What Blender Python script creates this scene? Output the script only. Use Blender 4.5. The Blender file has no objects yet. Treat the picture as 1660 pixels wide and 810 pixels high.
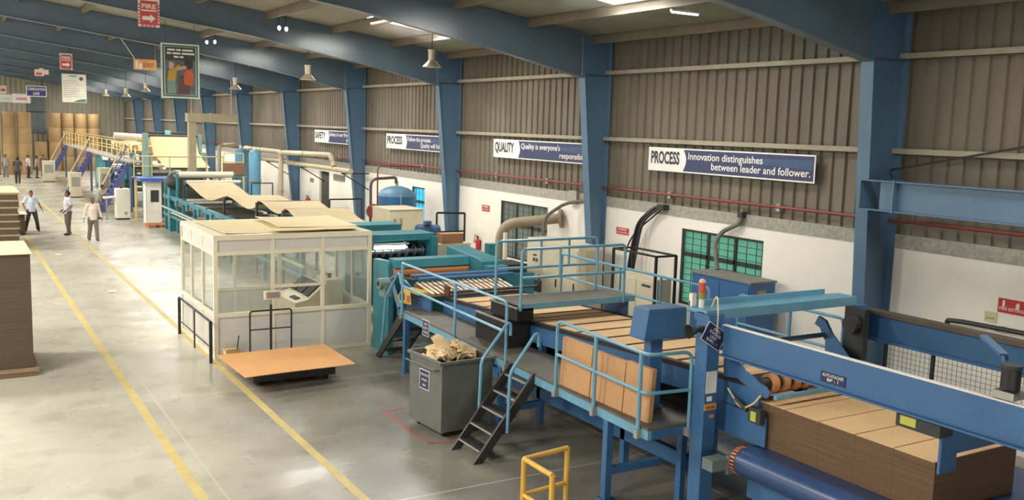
import bpy, math, random
from mathutils import Vector, Matrix
random.seed(7)
SC = bpy.context.scene
C = SC.collection
PI = math.pi

# ------------------------------------------------------------------ camera
EYE = 4.9
cam_d = bpy.data.cameras.new('camera')
cam = bpy.data.objects.new('camera', cam_d)
C.objects.link(cam)
YAW, PITCH, ROLL = 0.542826, 0.128381, -0.030501
cy, sy, cp, sp = math.cos(YAW), math.sin(YAW), math.cos(PITCH), math.sin(PITCH)
fwd = Vector((sy*cp, cy*cp, -sp))
rgt = Vector((cy, -sy, 0))
dwn = fwd.cross(rgt)
c_, s_ = math.cos(ROLL), math.sin(ROLL)
r2 = c_*rgt + s_*dwn
d2 = -s_*rgt + c_*dwn
M = Matrix((r2, -d2, -fwd)).transposed().to_4x4()
M.translation = Vector((0, 0, EYE))
cam.matrix_world = M
cam_d.sensor_fit = 'HORIZONTAL'
cam_d.sensor_width = 36.0
cam_d.lens = 1530.5/1660*36.0
cam_d.clip_end = 400
SC.camera = cam

# ------------------------------------------------------------------ view
SC.view_settings.view_transform = 'Standard'
SC.view_settings.look = 'None'
SC.view_settings.gamma = 1.0
SC.view_settings.use_curve_mapping = False
SC.view_settings.exposure = 0.6

# ------------------------------------------------------------------ world and lights
w = bpy.data.worlds.new('daylight')
SC.world = w
w.use_nodes = True
bg = w.node_tree.nodes['Background']
bg.inputs[0].default_value = (1.0, 0.97, 0.90, 1)
bg.inputs[1].default_value = 2.0


def area(name, loc, rot, sx, sy_, power, col=(1, .96, .88)):
    l = bpy.data.lights.new(name, 'AREA')
    l.shape = 'RECTANGLE'
    l.size, l.size_y, l.energy, l.color = sx, sy_, power, col
    o = bpy.data.objects.new(name, l)
    o.location, o.rotation_euler = loc, rot
    C.objects.link(o)
    return o


FRAME_Y = [10.87, 19.41, 27.42, 35.5, 43.6, 51.7, 59.8, 67.9, 76.0, 84.1]
SKY_Y = [6.6, 15.2, 23.6, 31.5, 39.6, 47.7, 55.8, 63.9, 72.0, 80.1, 88.5]
WALL_X = 14.4
END_Y = 93.8
RIDGE_X = -1.0


def roof(x):
    return 7.15 + .127*(WALL_X-x) if x > RIDGE_X else 7.15 + .127*(WALL_X-RIDGE_X) - .127*(RIDGE_X-x)


# daylight entering through the right skylight sheets, plus unseen left ones added as fill (one lamp per sheet, same size)
for i, y in enumerate(SKY_Y):
    area('skylight_and_fill', (10.9, y, roof(10.9)-.12), (0, math.atan(.127), 0), 1.9, 1.4, 60 if y < 10 else (120 if y < 20 else (190 if y < 40 else 240)))
    area('skylight_and_fill', (-5.0, y, roof(-5.0)-.12), (0, -math.atan(.127), 0), 5.6, 1.4, 650 if y < 60 else 500)  # left slope lamps, out of view, added to brighten the aisle

# ------------------------------------------------------------------ helpers


def lin(c):
    c = c/255.0
    return c/12.92 if c <= .04045 else ((c+.055)/1.055)**2.4


def rgb(r, g, b):
    return (lin(r), lin(g), lin(b), 1)


MATS = {}


def mat(name, col, rough=.5, metal=0, var=.08, scale=2.5, bump=0, bscale=20, spec=.5, col2=None, stretch=(1, 1, 1), coat=0):
    """painted / plain surface with procedural wear (two noises on the object's own position)"""
    if name in MATS:
        return MATS[name]
    m = bpy.data.materials.new(name)
    m.use_nodes = True
    nt = m.node_tree
    N, L = nt.nodes, nt.links
    p = N['Principled BSDF']
    p.inputs['Roughness'].default_value = rough
    p.inputs['Metallic'].default_value = metal
    p.inputs['Specular IOR Level'].default_value = spec
    p.inputs['Coat Weight'].default_value = coat
    p.inputs['Coat Roughness'].default_value = .16
    g = N.new('ShaderNodeNewGeometry')
    mp = N.new('ShaderNodeMapping')
    mp.inputs['Scale'].default_value = stretch
    L.new(g.outputs['Position'], mp.inputs['Vector'])
    n = N.new('ShaderNodeTexNoise')
    n.inputs['Scale'].default_value = scale
    n.inputs['Detail'].default_value = 6
    n.inputs['Roughness'].default_value = .6
    L.new(mp.outputs[0], n.inputs['Vector'])
    mx = N.new('ShaderNodeMix')
    mx.data_type = 'RGBA'
    rmp = N.new('ShaderNodeMapRange')
    rmp.inputs['From Min'].default_value = .3
    rmp.inputs['From Max'].default_value = .7
    L.new(n.outputs['Fac'], rmp.inputs['Value'])
    L.new(rmp.outputs[0], mx.inputs['Factor'])
    a = col
    b = col2 if col2 else tuple(min(1, c*(1-2.2*var)) for c in col[:3])+(1,)
    mx.inputs['A'].default_value = a
    mx.inputs['B'].default_value = b
    L.new(mx.outputs['Result'], p.inputs['Base Color'])
    if bump:
        n2 = N.new('ShaderNodeTexNoise')
        n2.inputs['Scale'].default_value = bscale
        L.new(mp.outputs[0], n2.inputs['Vector'])
        bp = N.new('ShaderNodeBump')
        bp.inputs['Strength'].default_value = bump
        bp.inputs['Distance'].default_value = .02
        L.new(n2.outputs['Fac'], bp.inputs['Height'])
        L.new(bp.outputs[0], p.inputs['Normal'])
    MATS[name] = m
    return m


def emit_mat(name, col, strength):
    if name in MATS:
        return MATS[name]
    m = bpy.data.materials.new(name)
    m.use_nodes = True
    nt = m.node_tree
    nt.nodes.clear()
    e = nt.nodes.new('ShaderNodeEmission')
    e.inputs[0].default_value = col
    e.inputs[1].default_value = strength
    o = nt.nodes.new('ShaderNodeOutputMaterial')
    nt.links.new(e.outputs[0], o.inputs[0])
    MATS[name] = m
    return m


def glass_mat(name, tint, refl=.12, transl=0):
    """thin pane: tinted see-through, a fresnel sheen and, for wired or dirty glass, some scatter"""
    if name in MATS:
        return MATS[name]
    m = bpy.data.materials.new(name)
    m.use_nodes = True
    nt = m.node_tree
    nt.nodes.clear()
    N, L = nt.nodes, nt.links
    t = N.new('ShaderNodeBsdfTransparent')
    t.inputs[0].default_value = tint
    last = t
    if transl:
        tr = N.new('ShaderNodeBsdfTranslucent')
        tr.inputs[0].default_value = tint
        df = N.new('ShaderNodeBsdfDiffuse')
        df.inputs[0].default_value = tint
        m0 = N.new('ShaderNodeMixShader')
        m0.inputs[0].default_value = .35
        L.new(tr.outputs[0], m0.inputs[1])
        L.new(df.outputs[0], m0.inputs[2])
        m1 = N.new('ShaderNodeMixShader')
        m1.inputs[0].default_value = transl
        L.new(t.outputs[0], m1.inputs[1])
        L.new(m0.outputs[0], m1.inputs[2])
        last = m1
    gl = N.new('ShaderNodeBsdfGlossy')
    gl.inputs['Roughness'].default_value = .05
    lw = N.new('ShaderNodeLayerWeight')
    fr = N.new('ShaderNodeMath')
    fr.operation = 'POWER'
    fr.inputs[1].default_value = 4.0
    L.new(lw.outputs['Facing'], fr.inputs[0])
    ad = N.new('ShaderNodeMath')
    ad.operation = 'MULTIPLY_ADD'
    ad.inputs[1].default_value = .7
    ad.inputs[2].default_value = refl*.3
    L.new(fr.outputs[0], ad.inputs[0])
    m2 = N.new('ShaderNodeMixShader')
    L.new(ad.outputs[0], m2.inputs[0])
    L.new(last.outputs[0], m2.inputs[1])
    L.new(gl.outputs[0], m2.inputs[2])
    o = N.new('ShaderNodeOutputMaterial')
    L.new(m2.outputs[0], o.inputs[0])
    MATS[name] = m
    return m


class B:
    """collects shapes in world coordinates; make() links them as one mesh object"""

    def __init__(s):
        s.v, s.f = [], []

    def add(s, vs, fs):
        k = len(s.v)
        s.v += [Vector(v) for v in vs]
        s.f += [tuple(i+k for i in f) for f in fs]
        return s

    def box(s, x0, x1, y0, y1, z0, z1):
        vs = [(x, y, z) for z in (z0, z1) for y in (y0, y1) for x in (x0, x1)]
        return s.add(vs, [(0, 2, 3, 1), (4, 5, 7, 6), (0, 1, 5, 4), (2, 6, 7, 3), (0, 4, 6, 2), (1, 3, 7, 5)])

    def obox(s, c, ax, ay, az):
        c, ax, ay, az = map(Vector, (c, ax, ay, az))
        vs = [c+ax*i+ay*j+az*k for k in (-1, 1) for j in (-1, 1) for i in (-1, 1)]
        return s.add(vs, [(0, 2, 3, 1), (4, 5, 7, 6), (0, 1, 5, 4), (2, 6, 7, 3), (0, 4, 6, 2), (1, 3, 7, 5)])

    def bar(s, p, q, w, h, up=(0, 0, 1)):
        p, q, up = Vector(p), Vector(q), Vector(up)
        d = (q-p)
        t = d.normalized()
        sd = t.cross(up)
        if sd.length < 1e-4:
            sd = t.cross(Vector((1, 0, 0)))
        sd.normalize()
        u = sd.cross(t).normalized()
        return s.obox((p+q)/2, sd*w/2, t*d.length/2, u*h/2)

    def prism(s, pts, ext):
        """closed outline of 3-D points pushed along ext"""
        n = len(pts)
        e = Vector(ext)
        vs = [Vector(p) for p in pts]+[Vector(p)+e for p in pts]
        fs = [tuple(range(n-1, -1, -1)), tuple(range(n, 2*n))]
        fs += [(i, (i+1) % n, n+(i+1) % n, n+i) for i in range(n)]
        return s.add(vs, fs)

    def tube(s, pts, r, n=8, caps=True, closed=False):
        pts = [Vector(p) for p in pts]
        m = len(pts)
        rs = r if isinstance(r, (list, tuple)) else [r]*m
        vs, fs = [], []
        nrm = None
        for i, p in enumerate(pts):
            a = pts[i-1] if i > 0 else (pts[-1] if closed else p)
            b = pts[i+1] if i < m-1 else (pts[0] if closed else p)
            t = (b-a).normalized()
            if nrm is None:
                nrm = t.orthogonal().normalized()
            else:
                nrm = (nrm-t*nrm.dot(t))
                nrm = nrm.normalized() if nrm.length > 1e-6 else t.orthogonal().normalized()
            bn = t.cross(nrm)
            for k in range(n):
                an = 2*PI*k/n
                vs.append(p+(nrm*math.cos(an)+bn*math.sin(an))*rs[i])
        for i in range(m-1 if not closed else m):
            j = (i+1) % m
            for k in range(n):
                k2 = (k+1) % n
                fs.append((i*n+k, i*n+k2, j*n+k2, j*n+k))
        if caps and not closed:
            fs.append(tuple(range(n-1, -1, -1)))
            fs.append(tuple((m-1)*n+k for k in range(n)))
        return s.add(vs, fs)

    def lathe(s, c, prof, n=20, axis=(0, 0, 1)):
        """profile of (radius, height) turned about an axis through c"""
        c, a = Vector(c), Vector(axis).normalized()
        u = a.orthogonal().normalized()
        v = a.cross(u)
        vs, fs = [], []
        for r, h in prof:
            for k in range(n):
                an = 2*PI*k/n
                vs.append(c+a*h+(u*math.cos(an)+v*math.sin(an))*max(r, 1e-4))
        m = len(prof)
        for i in range(m-1):
            for k in range(n):
                k2 = (k+1) % n
                fs.append((i*n+k, i*n+k2, (i+1)*n+k2, (i+1)*n+k))
        fs.append(tuple(range(n-1, -1, -1)))
        fs.append(tuple((m-1)*n+k for k in range(n)))
        return s.add(vs, fs)

    def ball(s, c, rx, ry=None, rz=None, nu=12, nv=8):
        ry = rx if ry is None else ry
        rz = rx if rz is None else rz
        vs, fs = [], []
        for j in range(nv+1):
            th = PI*j/nv
            for i in range(nu):
                ph = 2*PI*i/nu
                vs.append((c[0]+rx*max(math.sin(th), 1e-4)*math.cos(ph), c[1]+ry*max(math.sin(th), 1e-4)*math.sin(ph), c[2]-rz*math.cos(th)))
        for j in range(nv):
            for i in range(nu):
                i2 = (i+1) % nu
                fs.append((j*nu+i, j*nu+i2, (j+1)*nu+i2, (j+1)*nu+i))
        return s.add(vs, fs)

    def grid(s, fn, nu, nv):
        vs = [fn(i/nu, j/nv) for j in range(nv+1) for i in range(nu+1)]
        fs = [(j*(nu+1)+i, j*(nu+1)+i+1, (j+1)*(nu+1)+i+1, (j+1)*(nu+1)+i) for j in range(nv) for i in range(nu)]
        return s.add(vs, fs)

    def sheet(s, fn, nu, nv, th):
        """a surface fn(u,v) with real thickness th (downwards)"""
        top = [Vector(fn(i/nu, j/nv)) for j in range(nv+1) for i in range(nu+1)]
        bot = [p-Vector((0, 0, th)) for p in top]
        W_ = nu+1
        n = len(top)
        fs = [(j*W_+i, j*W_+i+1, (j+1)*W_+i+1, (j+1)*W_+i) for j in range(nv) for i in range(nu)]
        fs += [tuple(n+k for k in reversed(f)) for f in fs]
        ring = [i for i in range(nu+1)]+[j*W_+nu for j in range(1, nv+1)]+[nv*W_+i for i in range(nu-1, -1, -1)]+[j*W_ for j in range(nv-1, 0, -1)]
        for a, b in zip(ring, ring[1:]+ring[:1]):
            fs.append((b, a, n+a, n+b))
        return s.add(top+bot, fs)


def fillet(pts, r, n=4):
    """round the corners of a polyline"""
    pts = [Vector(p) for p in pts]
    out = [pts[0]]
    for a, b, c in zip(pts, pts[1:], pts[2:]):
        d1, d2_ = (a-b), (c-b)
        k = min(r, d1.length*.45, d2_.length*.45)
        p, q = b+d1.normalized()*k, b+d2_.normalized()*k
        for i in range(n+1):
            t = i/n
            out.append(p*(1-t)**2+b*2*t*(1-t)+q*t*t)
    out.append(pts[-1])
    return out


def wloc(o):
    v = Vector((0, 0, 0))
    while o:
        v += o.location
        o = o.parent
    return v


def make(name, b, m, parent=None, smooth=False, bevel=0, origin=None):
    me = bpy.data.meshes.new(name)
    off = wloc(parent)
    o0 = Vector(origin) if origin is not None else (Vector((0, 0, 0)) if parent else Vector((0, 0, 0)))
    if not parent and origin is None and b.v:
        xs = [v.x for v in b.v]
        ys = [v.y for v in b.v]
        o0 = Vector(((min(xs)+max(xs))/2, (min(ys)+max(ys))/2, min(v.z for v in b.v)))
    me.from_pydata([tuple(v-off-o0) for v in b.v], [], b.f)
    me.validate()
    me.update()
    if m:
        me.materials.append(m)
    if smooth:
        for p in me.polygons:
            p.use_smooth = True
        try:
            me.set_sharp_from_angle(angle=math.radians(40))
        except Exception:
            pass
    o = bpy.data.objects.new(name, me)
    C.objects.link(o)
    if parent:
        o.parent = parent
    o.location = o0
    if bevel:
        md = o.modifiers.new('edge', 'BEVEL')
        md.width = bevel
        md.segments = 2
        md.limit_method = 'ANGLE'
    return o


def tag(o, label, cat, group=None):
    o['label'] = label
    o['category'] = cat
    if group:
        o['group'] = group
    return o


def thing(name, label, cat, loc, group=None):
    o = bpy.data.objects.new(name, None)
    o.empty_display_size = .1
    o.location = loc
    C.objects.link(o)
    return tag(o, label, cat, group)


def struct(name, b, m, parent=None, **k):
    o = make(name, b, m, parent, **k)
    if not parent:
        o['kind'] = 'structure'
    return o


def text_shape(body, bold=.0):
    cu = bpy.data.curves.new('lettering', 'FONT')
    cu.body = body
    cu.size = 1
    cu.offset = bold
    cu.align_x = 'LEFT'
    cu.resolution_u = 3
    ob = bpy.data.objects.new('lettering', cu)
    me = bpy.data.meshes.new_from_object(ob)
    vs = [v.co.copy() for v in me.vertices]
    fs = [tuple(p.vertices) for p in me.polygons]
    bpy.data.objects.remove(ob)
    bpy.data.curves.remove(cu)
    bpy.data.meshes.remove(me)
    return vs, fs


def text(parent, body, o, u, v, height, m, width=None, bold=.012, align='L', name='lettering', lift=.004):
    """raised lettering; o = left end of the base line (or its middle / right end), u = reading direction, v = up; height = capital height"""
    vs, fs = text_shape(body, bold)
    if not vs:
        return None
    x0, x1 = min(p.x for p in vs), max(p.x for p in vs)
    k = height/.70
    kx = width/(x1-x0) if width else k
    u, v, o = Vector(u).normalized(), Vector(v).normalized(), Vector(o)
    nrm = u.cross(v)
    W_ = (x1-x0)*kx
    sh = {'L': 0, 'C': -W_/2, 'R': -W_}[align]
    b = B()
    b.add([o+u*((p.x-x0)*kx+sh)+v*(p.y*k)+nrm*lift for p in vs], fs)
    return make(name, b, m, parent)


def copy_tree(o, loc, label=None, rotz=None):
    r = o.copy()
    C.objects.link(r)
    r.location = loc
    if rotz is not None:
        r.rotation_euler = (0, 0, rotz)
    if label:
        r['label'] = label
    for ch in list(o.children):
        c = ch.copy()
        C.objects.link(c)
        c.parent = r
        for g in list(ch.children):
            d = g.copy()
            C.objects.link(d)
            d.parent = c
    return r
# ================================================================== materials
STEEL_BLUE = mat('blue_structural_paint', rgb(88, 120, 146), .38, var=.10, scale=.9, spec=.5)
MACH_BLUE = mat('blue_machine_paint', rgb(64, 110, 156), .42, var=.10, scale=2.0)
RAIL_BLUE = mat('light_blue_rail_paint', rgb(112, 166, 190), .35, var=.08, scale=4)
DEEP_BLUE = mat('deep_blue_paint', rgb(62, 104, 156), .4, var=.06)
TEAL = mat('teal_machine_paint', rgb(58, 134, 146), .42, var=.12, scale=2)
WHITE_WALL = mat('white_plaster', rgb(244, 238, 226), .8, var=.05, scale=.7, bump=.08, bscale=6)
SHEETING = mat('dusty_steel_sheeting', rgb(124, 115, 97), .6, var=.16, scale=.55, stretch=(1, 1, .35), col2=rgb(90, 82, 68))
ROOF_M = mat('roof_lining', rgb(150, 146, 130), .7, var=.10, scale=.5, col2=rgb(122, 118, 104))
PURLIN_M = mat('galvanised_purlin', rgb(120, 110, 92), .6, var=.10)
GIRT_M = mat('cream_girt_paint', rgb(164, 156, 134), .55, var=.10)
GALV = mat('galvanised_steel', rgb(172, 170, 160), .45, metal=.3, var=.12, scale=6)
CREAM = mat('cream_powder_coat', rgb(228, 220, 192), .45, var=.04)
PANEL_GREY = mat('pale_grey_panel', rgb(206, 202, 194), .6, var=.04)
BEIGE = mat('beige_cabinet_paint', rgb(214, 204, 176), .5, var=.06)
WHITE = mat('white_paint', rgb(236, 232, 222), .5, var=.03)
BLACK = mat('black_paint', rgb(38, 38, 38), .5, var=.1)
RUBBER = mat('black_rubber', rgb(30, 29, 28), .75, var=.1)
DARK_STEEL = mat('dark_stair_steel', rgb(70, 68, 66), .5, metal=.3, var=.15, scale=5)
DECK = mat('worn_checker_deck', rgb(112, 106, 96), .5, metal=.2, var=.12, scale=3, bump=.2, bscale=60)
YELLOW = mat('yellow_rail_paint', rgb(226, 178, 72), .4, var=.08)
YELLOW_LINE = mat('yellow_floor_paint', rgb(214, 192, 118), .5, var=.14, scale=3, col2=rgb(186, 170, 122))
RED_LINE = mat('red_floor_paint', rgb(176, 96, 88), .6, var=.1, col2=rgb(140, 96, 88), scale=4)
CARD = mat('kraft_board', rgb(222, 184, 134), .8, var=.06, scale=1.5)
CARD_PALE = mat('pale_kraft_board', rgb(232, 214, 170), .8, var=.05, scale=1.5)
CARD_DARK = mat('brown_board_edges', rgb(138, 108, 76), .9, var=.10, scale=2)
PAPER = mat('cream_paper_web', rgb(206, 180, 134), .65, var=.03)
PAPER_WHITE = mat('white_paper_web', rgb(222, 212, 190), .65, var=.03)
FELT = mat('canvas_web', rgb(196, 178, 142), .85, var=.08, scale=1.2)
ROLL_PAPER = mat('brown_reel_paper', rgb(172, 142, 98), .7, var=.14, scale=.5)
SIGN_BLUE = mat('sign_blue', rgb(46, 56, 94), .45, var=.05)
SIGN_WHITE = mat('sign_white', rgb(236, 234, 226), .5, var=.03)
SIGN_BLACK = mat('sign_lettering_black', rgb(40, 40, 52), .5, var=.02)
SIGN_RED = mat('sign_red', rgb(196, 44, 44), .45, var=.05)
ORANGE = mat('orange_label', rgb(226, 150, 62), .5, var=.05)
NAVY = mat('navy_plate', rgb(40, 44, 84), .45, var=.05)
DUCT_M = mat('taupe_duct_paint', rgb(160, 146, 120), .55, var=.10, scale=3)
PIPE_CREAM = mat('cream_pipe_lagging', rgb(192, 180, 150), .5, var=.08, scale=3)
RED_PIPE = mat('red_fire_pipe', rgb(142, 68, 62), .5, var=.08)
BIN_GREY = mat('grey_green_bin_paint', rgb(108, 112, 104), .5, var=.10, scale=4, metal=.1)
BLUE_FILM = mat('blue_belt_cover', rgb(54, 80, 124), .3, var=.10, scale=2, coat=.2)
CHROME = mat('worn_steel', rgb(176, 176, 172), .3, metal=.8, var=.08)
DARK = mat('dark_machine_grey', rgb(58, 60, 60), .6, var=.15, scale=5)
PURPLE_BLUE = mat('violet_blue_stair_paint', rgb(92, 100, 160), .45, var=.10)
YEL_CREAM = mat('pale_yellow_rail_paint', rgb(232, 208, 140), .45, var=.06)
SKIN = mat('skin', rgb(134, 92, 66), .55, var=.04)
HAIR = mat('black_hair', rgb(28, 24, 22), .6, var=.1)

# ================================================================== the hall
# floor -------------------------------------------------------------
fm = bpy.data.materials.new('polished_concrete')
fm.use_nodes = True
nt = fm.node_tree
N, L = nt.nodes, nt.links
p = N['Principled BSDF']
g = N.new('ShaderNodeNewGeometry')


def noise(scale, detail=5, stretch=(1, 1, 1)):
    mp = N.new('ShaderNodeMapping')
    mp.inputs['Scale'].default_value = stretch
    L.new(g.outputs['Position'], mp.inputs['Vector'])
    n = N.new('ShaderNodeTexNoise')
    n.inputs['Scale'].default_value = scale
    n.inputs['Detail'].default_value = detail
    L.new(mp.outputs[0], n.inputs['Vector'])
    return n.outputs['Fac']


def mixc(a, b, f):
    mx = N.new('ShaderNodeMix')
    mx.data_type = 'RGBA'
    for k, v in (('A', a), ('B', b)):
        if isinstance(v, tuple):
            mx.inputs[k].default_value = v
        else:
            L.new(v, mx.inputs[k])
    if isinstance(f, float):
        mx.inputs['Factor'].default_value = f
    else:
        L.new(f, mx.inputs['Factor'])
    return mx.outputs['Result']


def rng(v, a, b, c=0., d=1.):
    r = N.new('ShaderNodeMapRange')
    r.inputs['From Min'].default_value, r.inputs['From Max'].default_value = a, b
    r.inputs['To Min'].default_value, r.inputs['To Max'].default_value = c, d
    L.new(v, r.inputs['Value'])
    return r.outputs[0]


base = mixc(rgb(202, 197, 182), rgb(176, 171, 156), rng(noise(.35), .35, .65))
base = mixc(base, rgb(128, 124, 114), rng(noise(1.6, 8), .52, .75, 0, .55))
base = mixc(base, rgb(198, 194, 182), rng(noise(3.5, 8, (1, .5, 1)), .66, .8, 0, .5))
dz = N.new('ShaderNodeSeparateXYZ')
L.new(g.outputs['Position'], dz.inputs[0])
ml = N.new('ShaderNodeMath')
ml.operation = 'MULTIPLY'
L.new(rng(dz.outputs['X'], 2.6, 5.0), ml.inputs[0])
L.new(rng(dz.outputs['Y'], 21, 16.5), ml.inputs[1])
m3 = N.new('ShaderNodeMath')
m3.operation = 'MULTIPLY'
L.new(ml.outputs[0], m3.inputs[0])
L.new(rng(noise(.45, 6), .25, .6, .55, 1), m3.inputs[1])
# the working side of the aisle is blended darker at the near end, mottled by noise
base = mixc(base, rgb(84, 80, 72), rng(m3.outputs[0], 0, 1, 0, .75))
# sawn joints every 6 m both ways
sx = N.new('ShaderNodeSeparateXYZ')
L.new(g.outputs['Position'], sx.inputs[0])


def joint(sock, off):
    a = N.new('ShaderNodeMath')
    a.operation = 'ADD'
    a.inputs[1].default_value = off
    L.new(sock, a.inputs[0])
    m_ = N.new('ShaderNodeMath')
    m_.operation = 'PINGPONG'
    m_.inputs[1].default_value = 3.0
    L.new(a.outputs[0], m_.inputs[0])
    return rng(m_.outputs[0], .012, .022, .55, 0)


base = mixc(base, rgb(205, 200, 186), joint(sx.outputs['Y'], 1.1))
base = mixc(base, rgb(205, 200, 186), joint(sx.outputs['X'], 3.0))
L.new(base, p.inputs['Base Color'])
L.new(rng(noise(.8, 6), .3, .7, .18, .42), p.inputs['Roughness'])
p.inputs['Specular IOR Level'].default_value = .55
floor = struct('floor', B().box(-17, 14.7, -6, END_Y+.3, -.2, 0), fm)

# painted aisle lines
b = B().box(2.64, 2.78, 3, 92, .001, .004)
tag(make('floor_line', b, YELLOW_LINE), 'left yellow aisle line painted along the open concrete floor', 'floor line')
b = B().box(4.50, 4.63, 3, 92, .001, .004)
tag(make('floor_line', b, YELLOW_LINE), 'right yellow aisle line running past the glazed cabin', 'floor line')
b = B()
for q0, q1 in (((6.30, 14.6), (6.30, 12.75)), ((6.30, 12.75), (7.0, 12.55)), ((6.30, 14.6), (6.75, 14.62))):
    b.bar((q0[0], q0[1], .0025), (q1[0], q1[1], .0025), .06, .003)
tag(make('floor_line', b, RED_LINE), 'faded red bay outline painted around the grey scrap bin', 'floor line')

# lower right wall, plastered, with window openings -------------------
WIN = [(13.86, 16.38, 1.02, 2.75), (22.0, 24.6, 1.05, 2.73), (29.9, 30.95, 1.3, 2.72), (39.5, 40.75, 0, 2.75)]
b = B()
yy = -6.0
for y0, y1, z0, z1 in WIN:
    b.box(14.4, 14.62, yy, y0, 0, 3.0)
    if z0 > 0:
        b.box(14.4, 14.62, y0, y1, 0, z0)
    b.box(14.4, 14.62, y0, y1, z1, 3.0)
    yy = y1
b.box(14.4, 14.62, yy, END_Y, 0, 3.0)
struct('wall_right', b, WHITE_WALL)

# upper right wall: trapezoid steel sheeting
b = B()
prof = []
y = -6.0
while y < END_Y:
    for dy, dx in ((0, 0), (.19, 0), (.215, .045), (.275, .045)):
        prof.append((y+dy, 14.44+dx))
    y += .30
vs, fs = [], []
for (yy, xx) in prof:
    vs += [(xx, yy, 2.98), (xx, yy, 7.45)]
for i in range(len(prof)-1):
    fs.append((2*i, 2*i+1, 2*i+3, 2*i+2))
n0 = len(vs)
vs += [(x+.012, y, z) for (x, y, z) in vs]
fs += [tuple(n0+k for k in reversed(f)) for f in fs]
b.add(vs, fs)
struct('wall_right_sheeting', b, SHEETING)
# light transmitting outside face closing the wall
struct('wall_right_outer', B().box(14.63, 14.68, -6, END_Y, 2.9, 7.5), SHEETING)
b = B()
for i, z in enumerate((4.69, 6.32)):
    b.box(14.28, 14.44, -5.5, END_Y, z-.045, z-.035)
    b.box(14.28, 14.295, -5.5, END_Y, z-.045, z+.06)
struct('trim_1', b, GIRT_M)
# galvanised mesh strip along the ledge on top of the plaster wall
struct('trim_2', B().box(14.385, 14.43, -5.5, END_Y, 3.0, 3.25), mat('ledge_mesh', rgb(176, 172, 158), .6, var=.18, scale=14, col2=rgb(138, 134, 122)))

# far gable wall
b = B()
x = -17.0
pr = []
while x < 14.6:
    for dx, dy in ((0, 0), (.2, 0), (.24, .05), (.36, .05)):
        pr.append((x+dx, END_Y+dy))
    x += .40
vs, fs = [], []
for xx, yy in pr:
    vs += [(xx, yy, 0), (xx, yy, 9.4)]
for i in range(len(pr)-1):
    fs.append((2*i, 2*i+2, 2*i+3, 2*i+1))
n0 = len(vs)
vs += [(x, y+.02, z) for (x, y, z) in vs]
fs += [tuple(n0+k for k in reversed(f)) for f in fs]
b.add(vs, fs)
struct('wall_near', B().box(-17, 14.7, -6.2, -6, 4.6, 9.6).box(6, 14.7, -6.2, -6, 0, 4.6), SHEETING)  # unseen wall, header and opening shaped so daylight enters low
struct('wall_far', b, mat('far_wall_sheeting', rgb(158, 154, 138), .6, var=.10, scale=.6, stretch=(1, 1, .3)))
# left wall far across the hall, with a run of tall open doorways
b = B()
b.box(-17.2, -17, -6, 12, 0, 7.2)
for y in (20, 32, 44, 56, 68, 80):
    b.box(-17.2, -17, y, y+4, 0, 7.2)
b.box(-17.2, -17, 12, END_Y, 5.6, 7.2)
b.box(-17.2, -17, 90, END_Y, 0, 7.2)
struct('wall_left', b, SHEETING)

# roof: lining with openings for the skylight sheets
b = B()
SX0, SX1 = 9.9, 11.95


def roof_slab(x0, x1, y0, y1):
    b.add([(x0, y0, roof(x0)), (x1, y0, roof(x1)), (x1, y1, roof(x1)), (x0, y1, roof(x0)),
           (x0, y0, roof(x0)+.08), (x1, y0, roof(x1)+.08), (x1, y1, roof(x1)+.08), (x0, y1, roof(x0)+.08)],
          [(0, 3, 2, 1), (4, 5, 6, 7), (0, 1, 5, 4), (1, 2, 6, 5), (2, 3, 7, 6), (3, 0, 4, 7)])


LX0, LX1 = -8.0, -2.0  # unseen left slope openings, added to light the aisle
roof_slab(-17.2, LX0, -6.2, END_Y+.3)
roof_slab(LX1, RIDGE_X, -6.2, END_Y+.3)
roof_slab(RIDGE_X, SX0, -6.2, END_Y+.3)
roof_slab(SX1, 14.7, -6.2, END_Y+.3)
yy = -6.2
for y in SKY_Y:
    roof_slab(SX0, SX1, yy, y-.8)
    roof_slab(LX0, LX1, yy, y-.8)
    yy = y+.8
roof_slab(SX0, SX1, yy, END_Y+.3)
roof_slab(LX0, LX1, yy, END_Y+.3)
ceil = struct('ceiling', b, ROOF_M)
x = 13.9
while x > -16:
    b = B()
    z = roof(x)
    b.box(x-.006, x+.006, -6, END_Y, z-.2, z)
    b.box(x-.07, x, -6, END_Y, z-.012, z)
    b.box(x, x+.07, -6, END_Y, z-.2, z-.188)
    make('purlin', b, PURLIN_M, ceil)
    x -= 1.95
sk = emit_mat('skylight_and_fill_sheet', (1, .98, .93, 1), 8.0)
for y, A0, A1 in [(y, SX0, SX1) for y in SKY_Y]+[(y, LX0, LX1) for y in SKY_Y]:  # right row are skylights, left row are added glowing panels out of view
    b = B()
    z0, z1 = roof(A0)+.03, roof(A1)+.03
    b.add([(A0, y-.8, z0), (A1, y-.8, z1), (A1, y+.8, z1), (A0, y+.8, z0), (A0, y-.8, z0+.01), (A1, y-.8, z1+.01), (A1, y+.8, z1+.01), (A0, y+.8, z0+.01)],
          [(0, 3, 2, 1), (4, 5, 6, 7), (0, 1, 5, 4), (1, 2, 6, 5), (2, 3, 7, 6), (3, 0, 4, 7)])
    make('skylight_and_fill_sheet', b, sk, ceil)

# portal frames: tapered columns and rafters ---------------------------
ORD = ['nearest the camera, with a horizontal girder bolted to it', 'between the QUALITY sign and the large PROCESS sign',
       'behind the teal machine, left of the QUALITY sign', 'just left of the domed blue tank', 'behind the cream pipes, left of the small far sign',
       'behind the two pale blue tanks', 'right behind the tall cream duct frame', 'fourth from the far end wall',
       'third from the far end wall', 'second from the far end wall']


def col_in(z, first=False):
    return 13.80-.055*z if first else 14.17-.097*z


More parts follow.
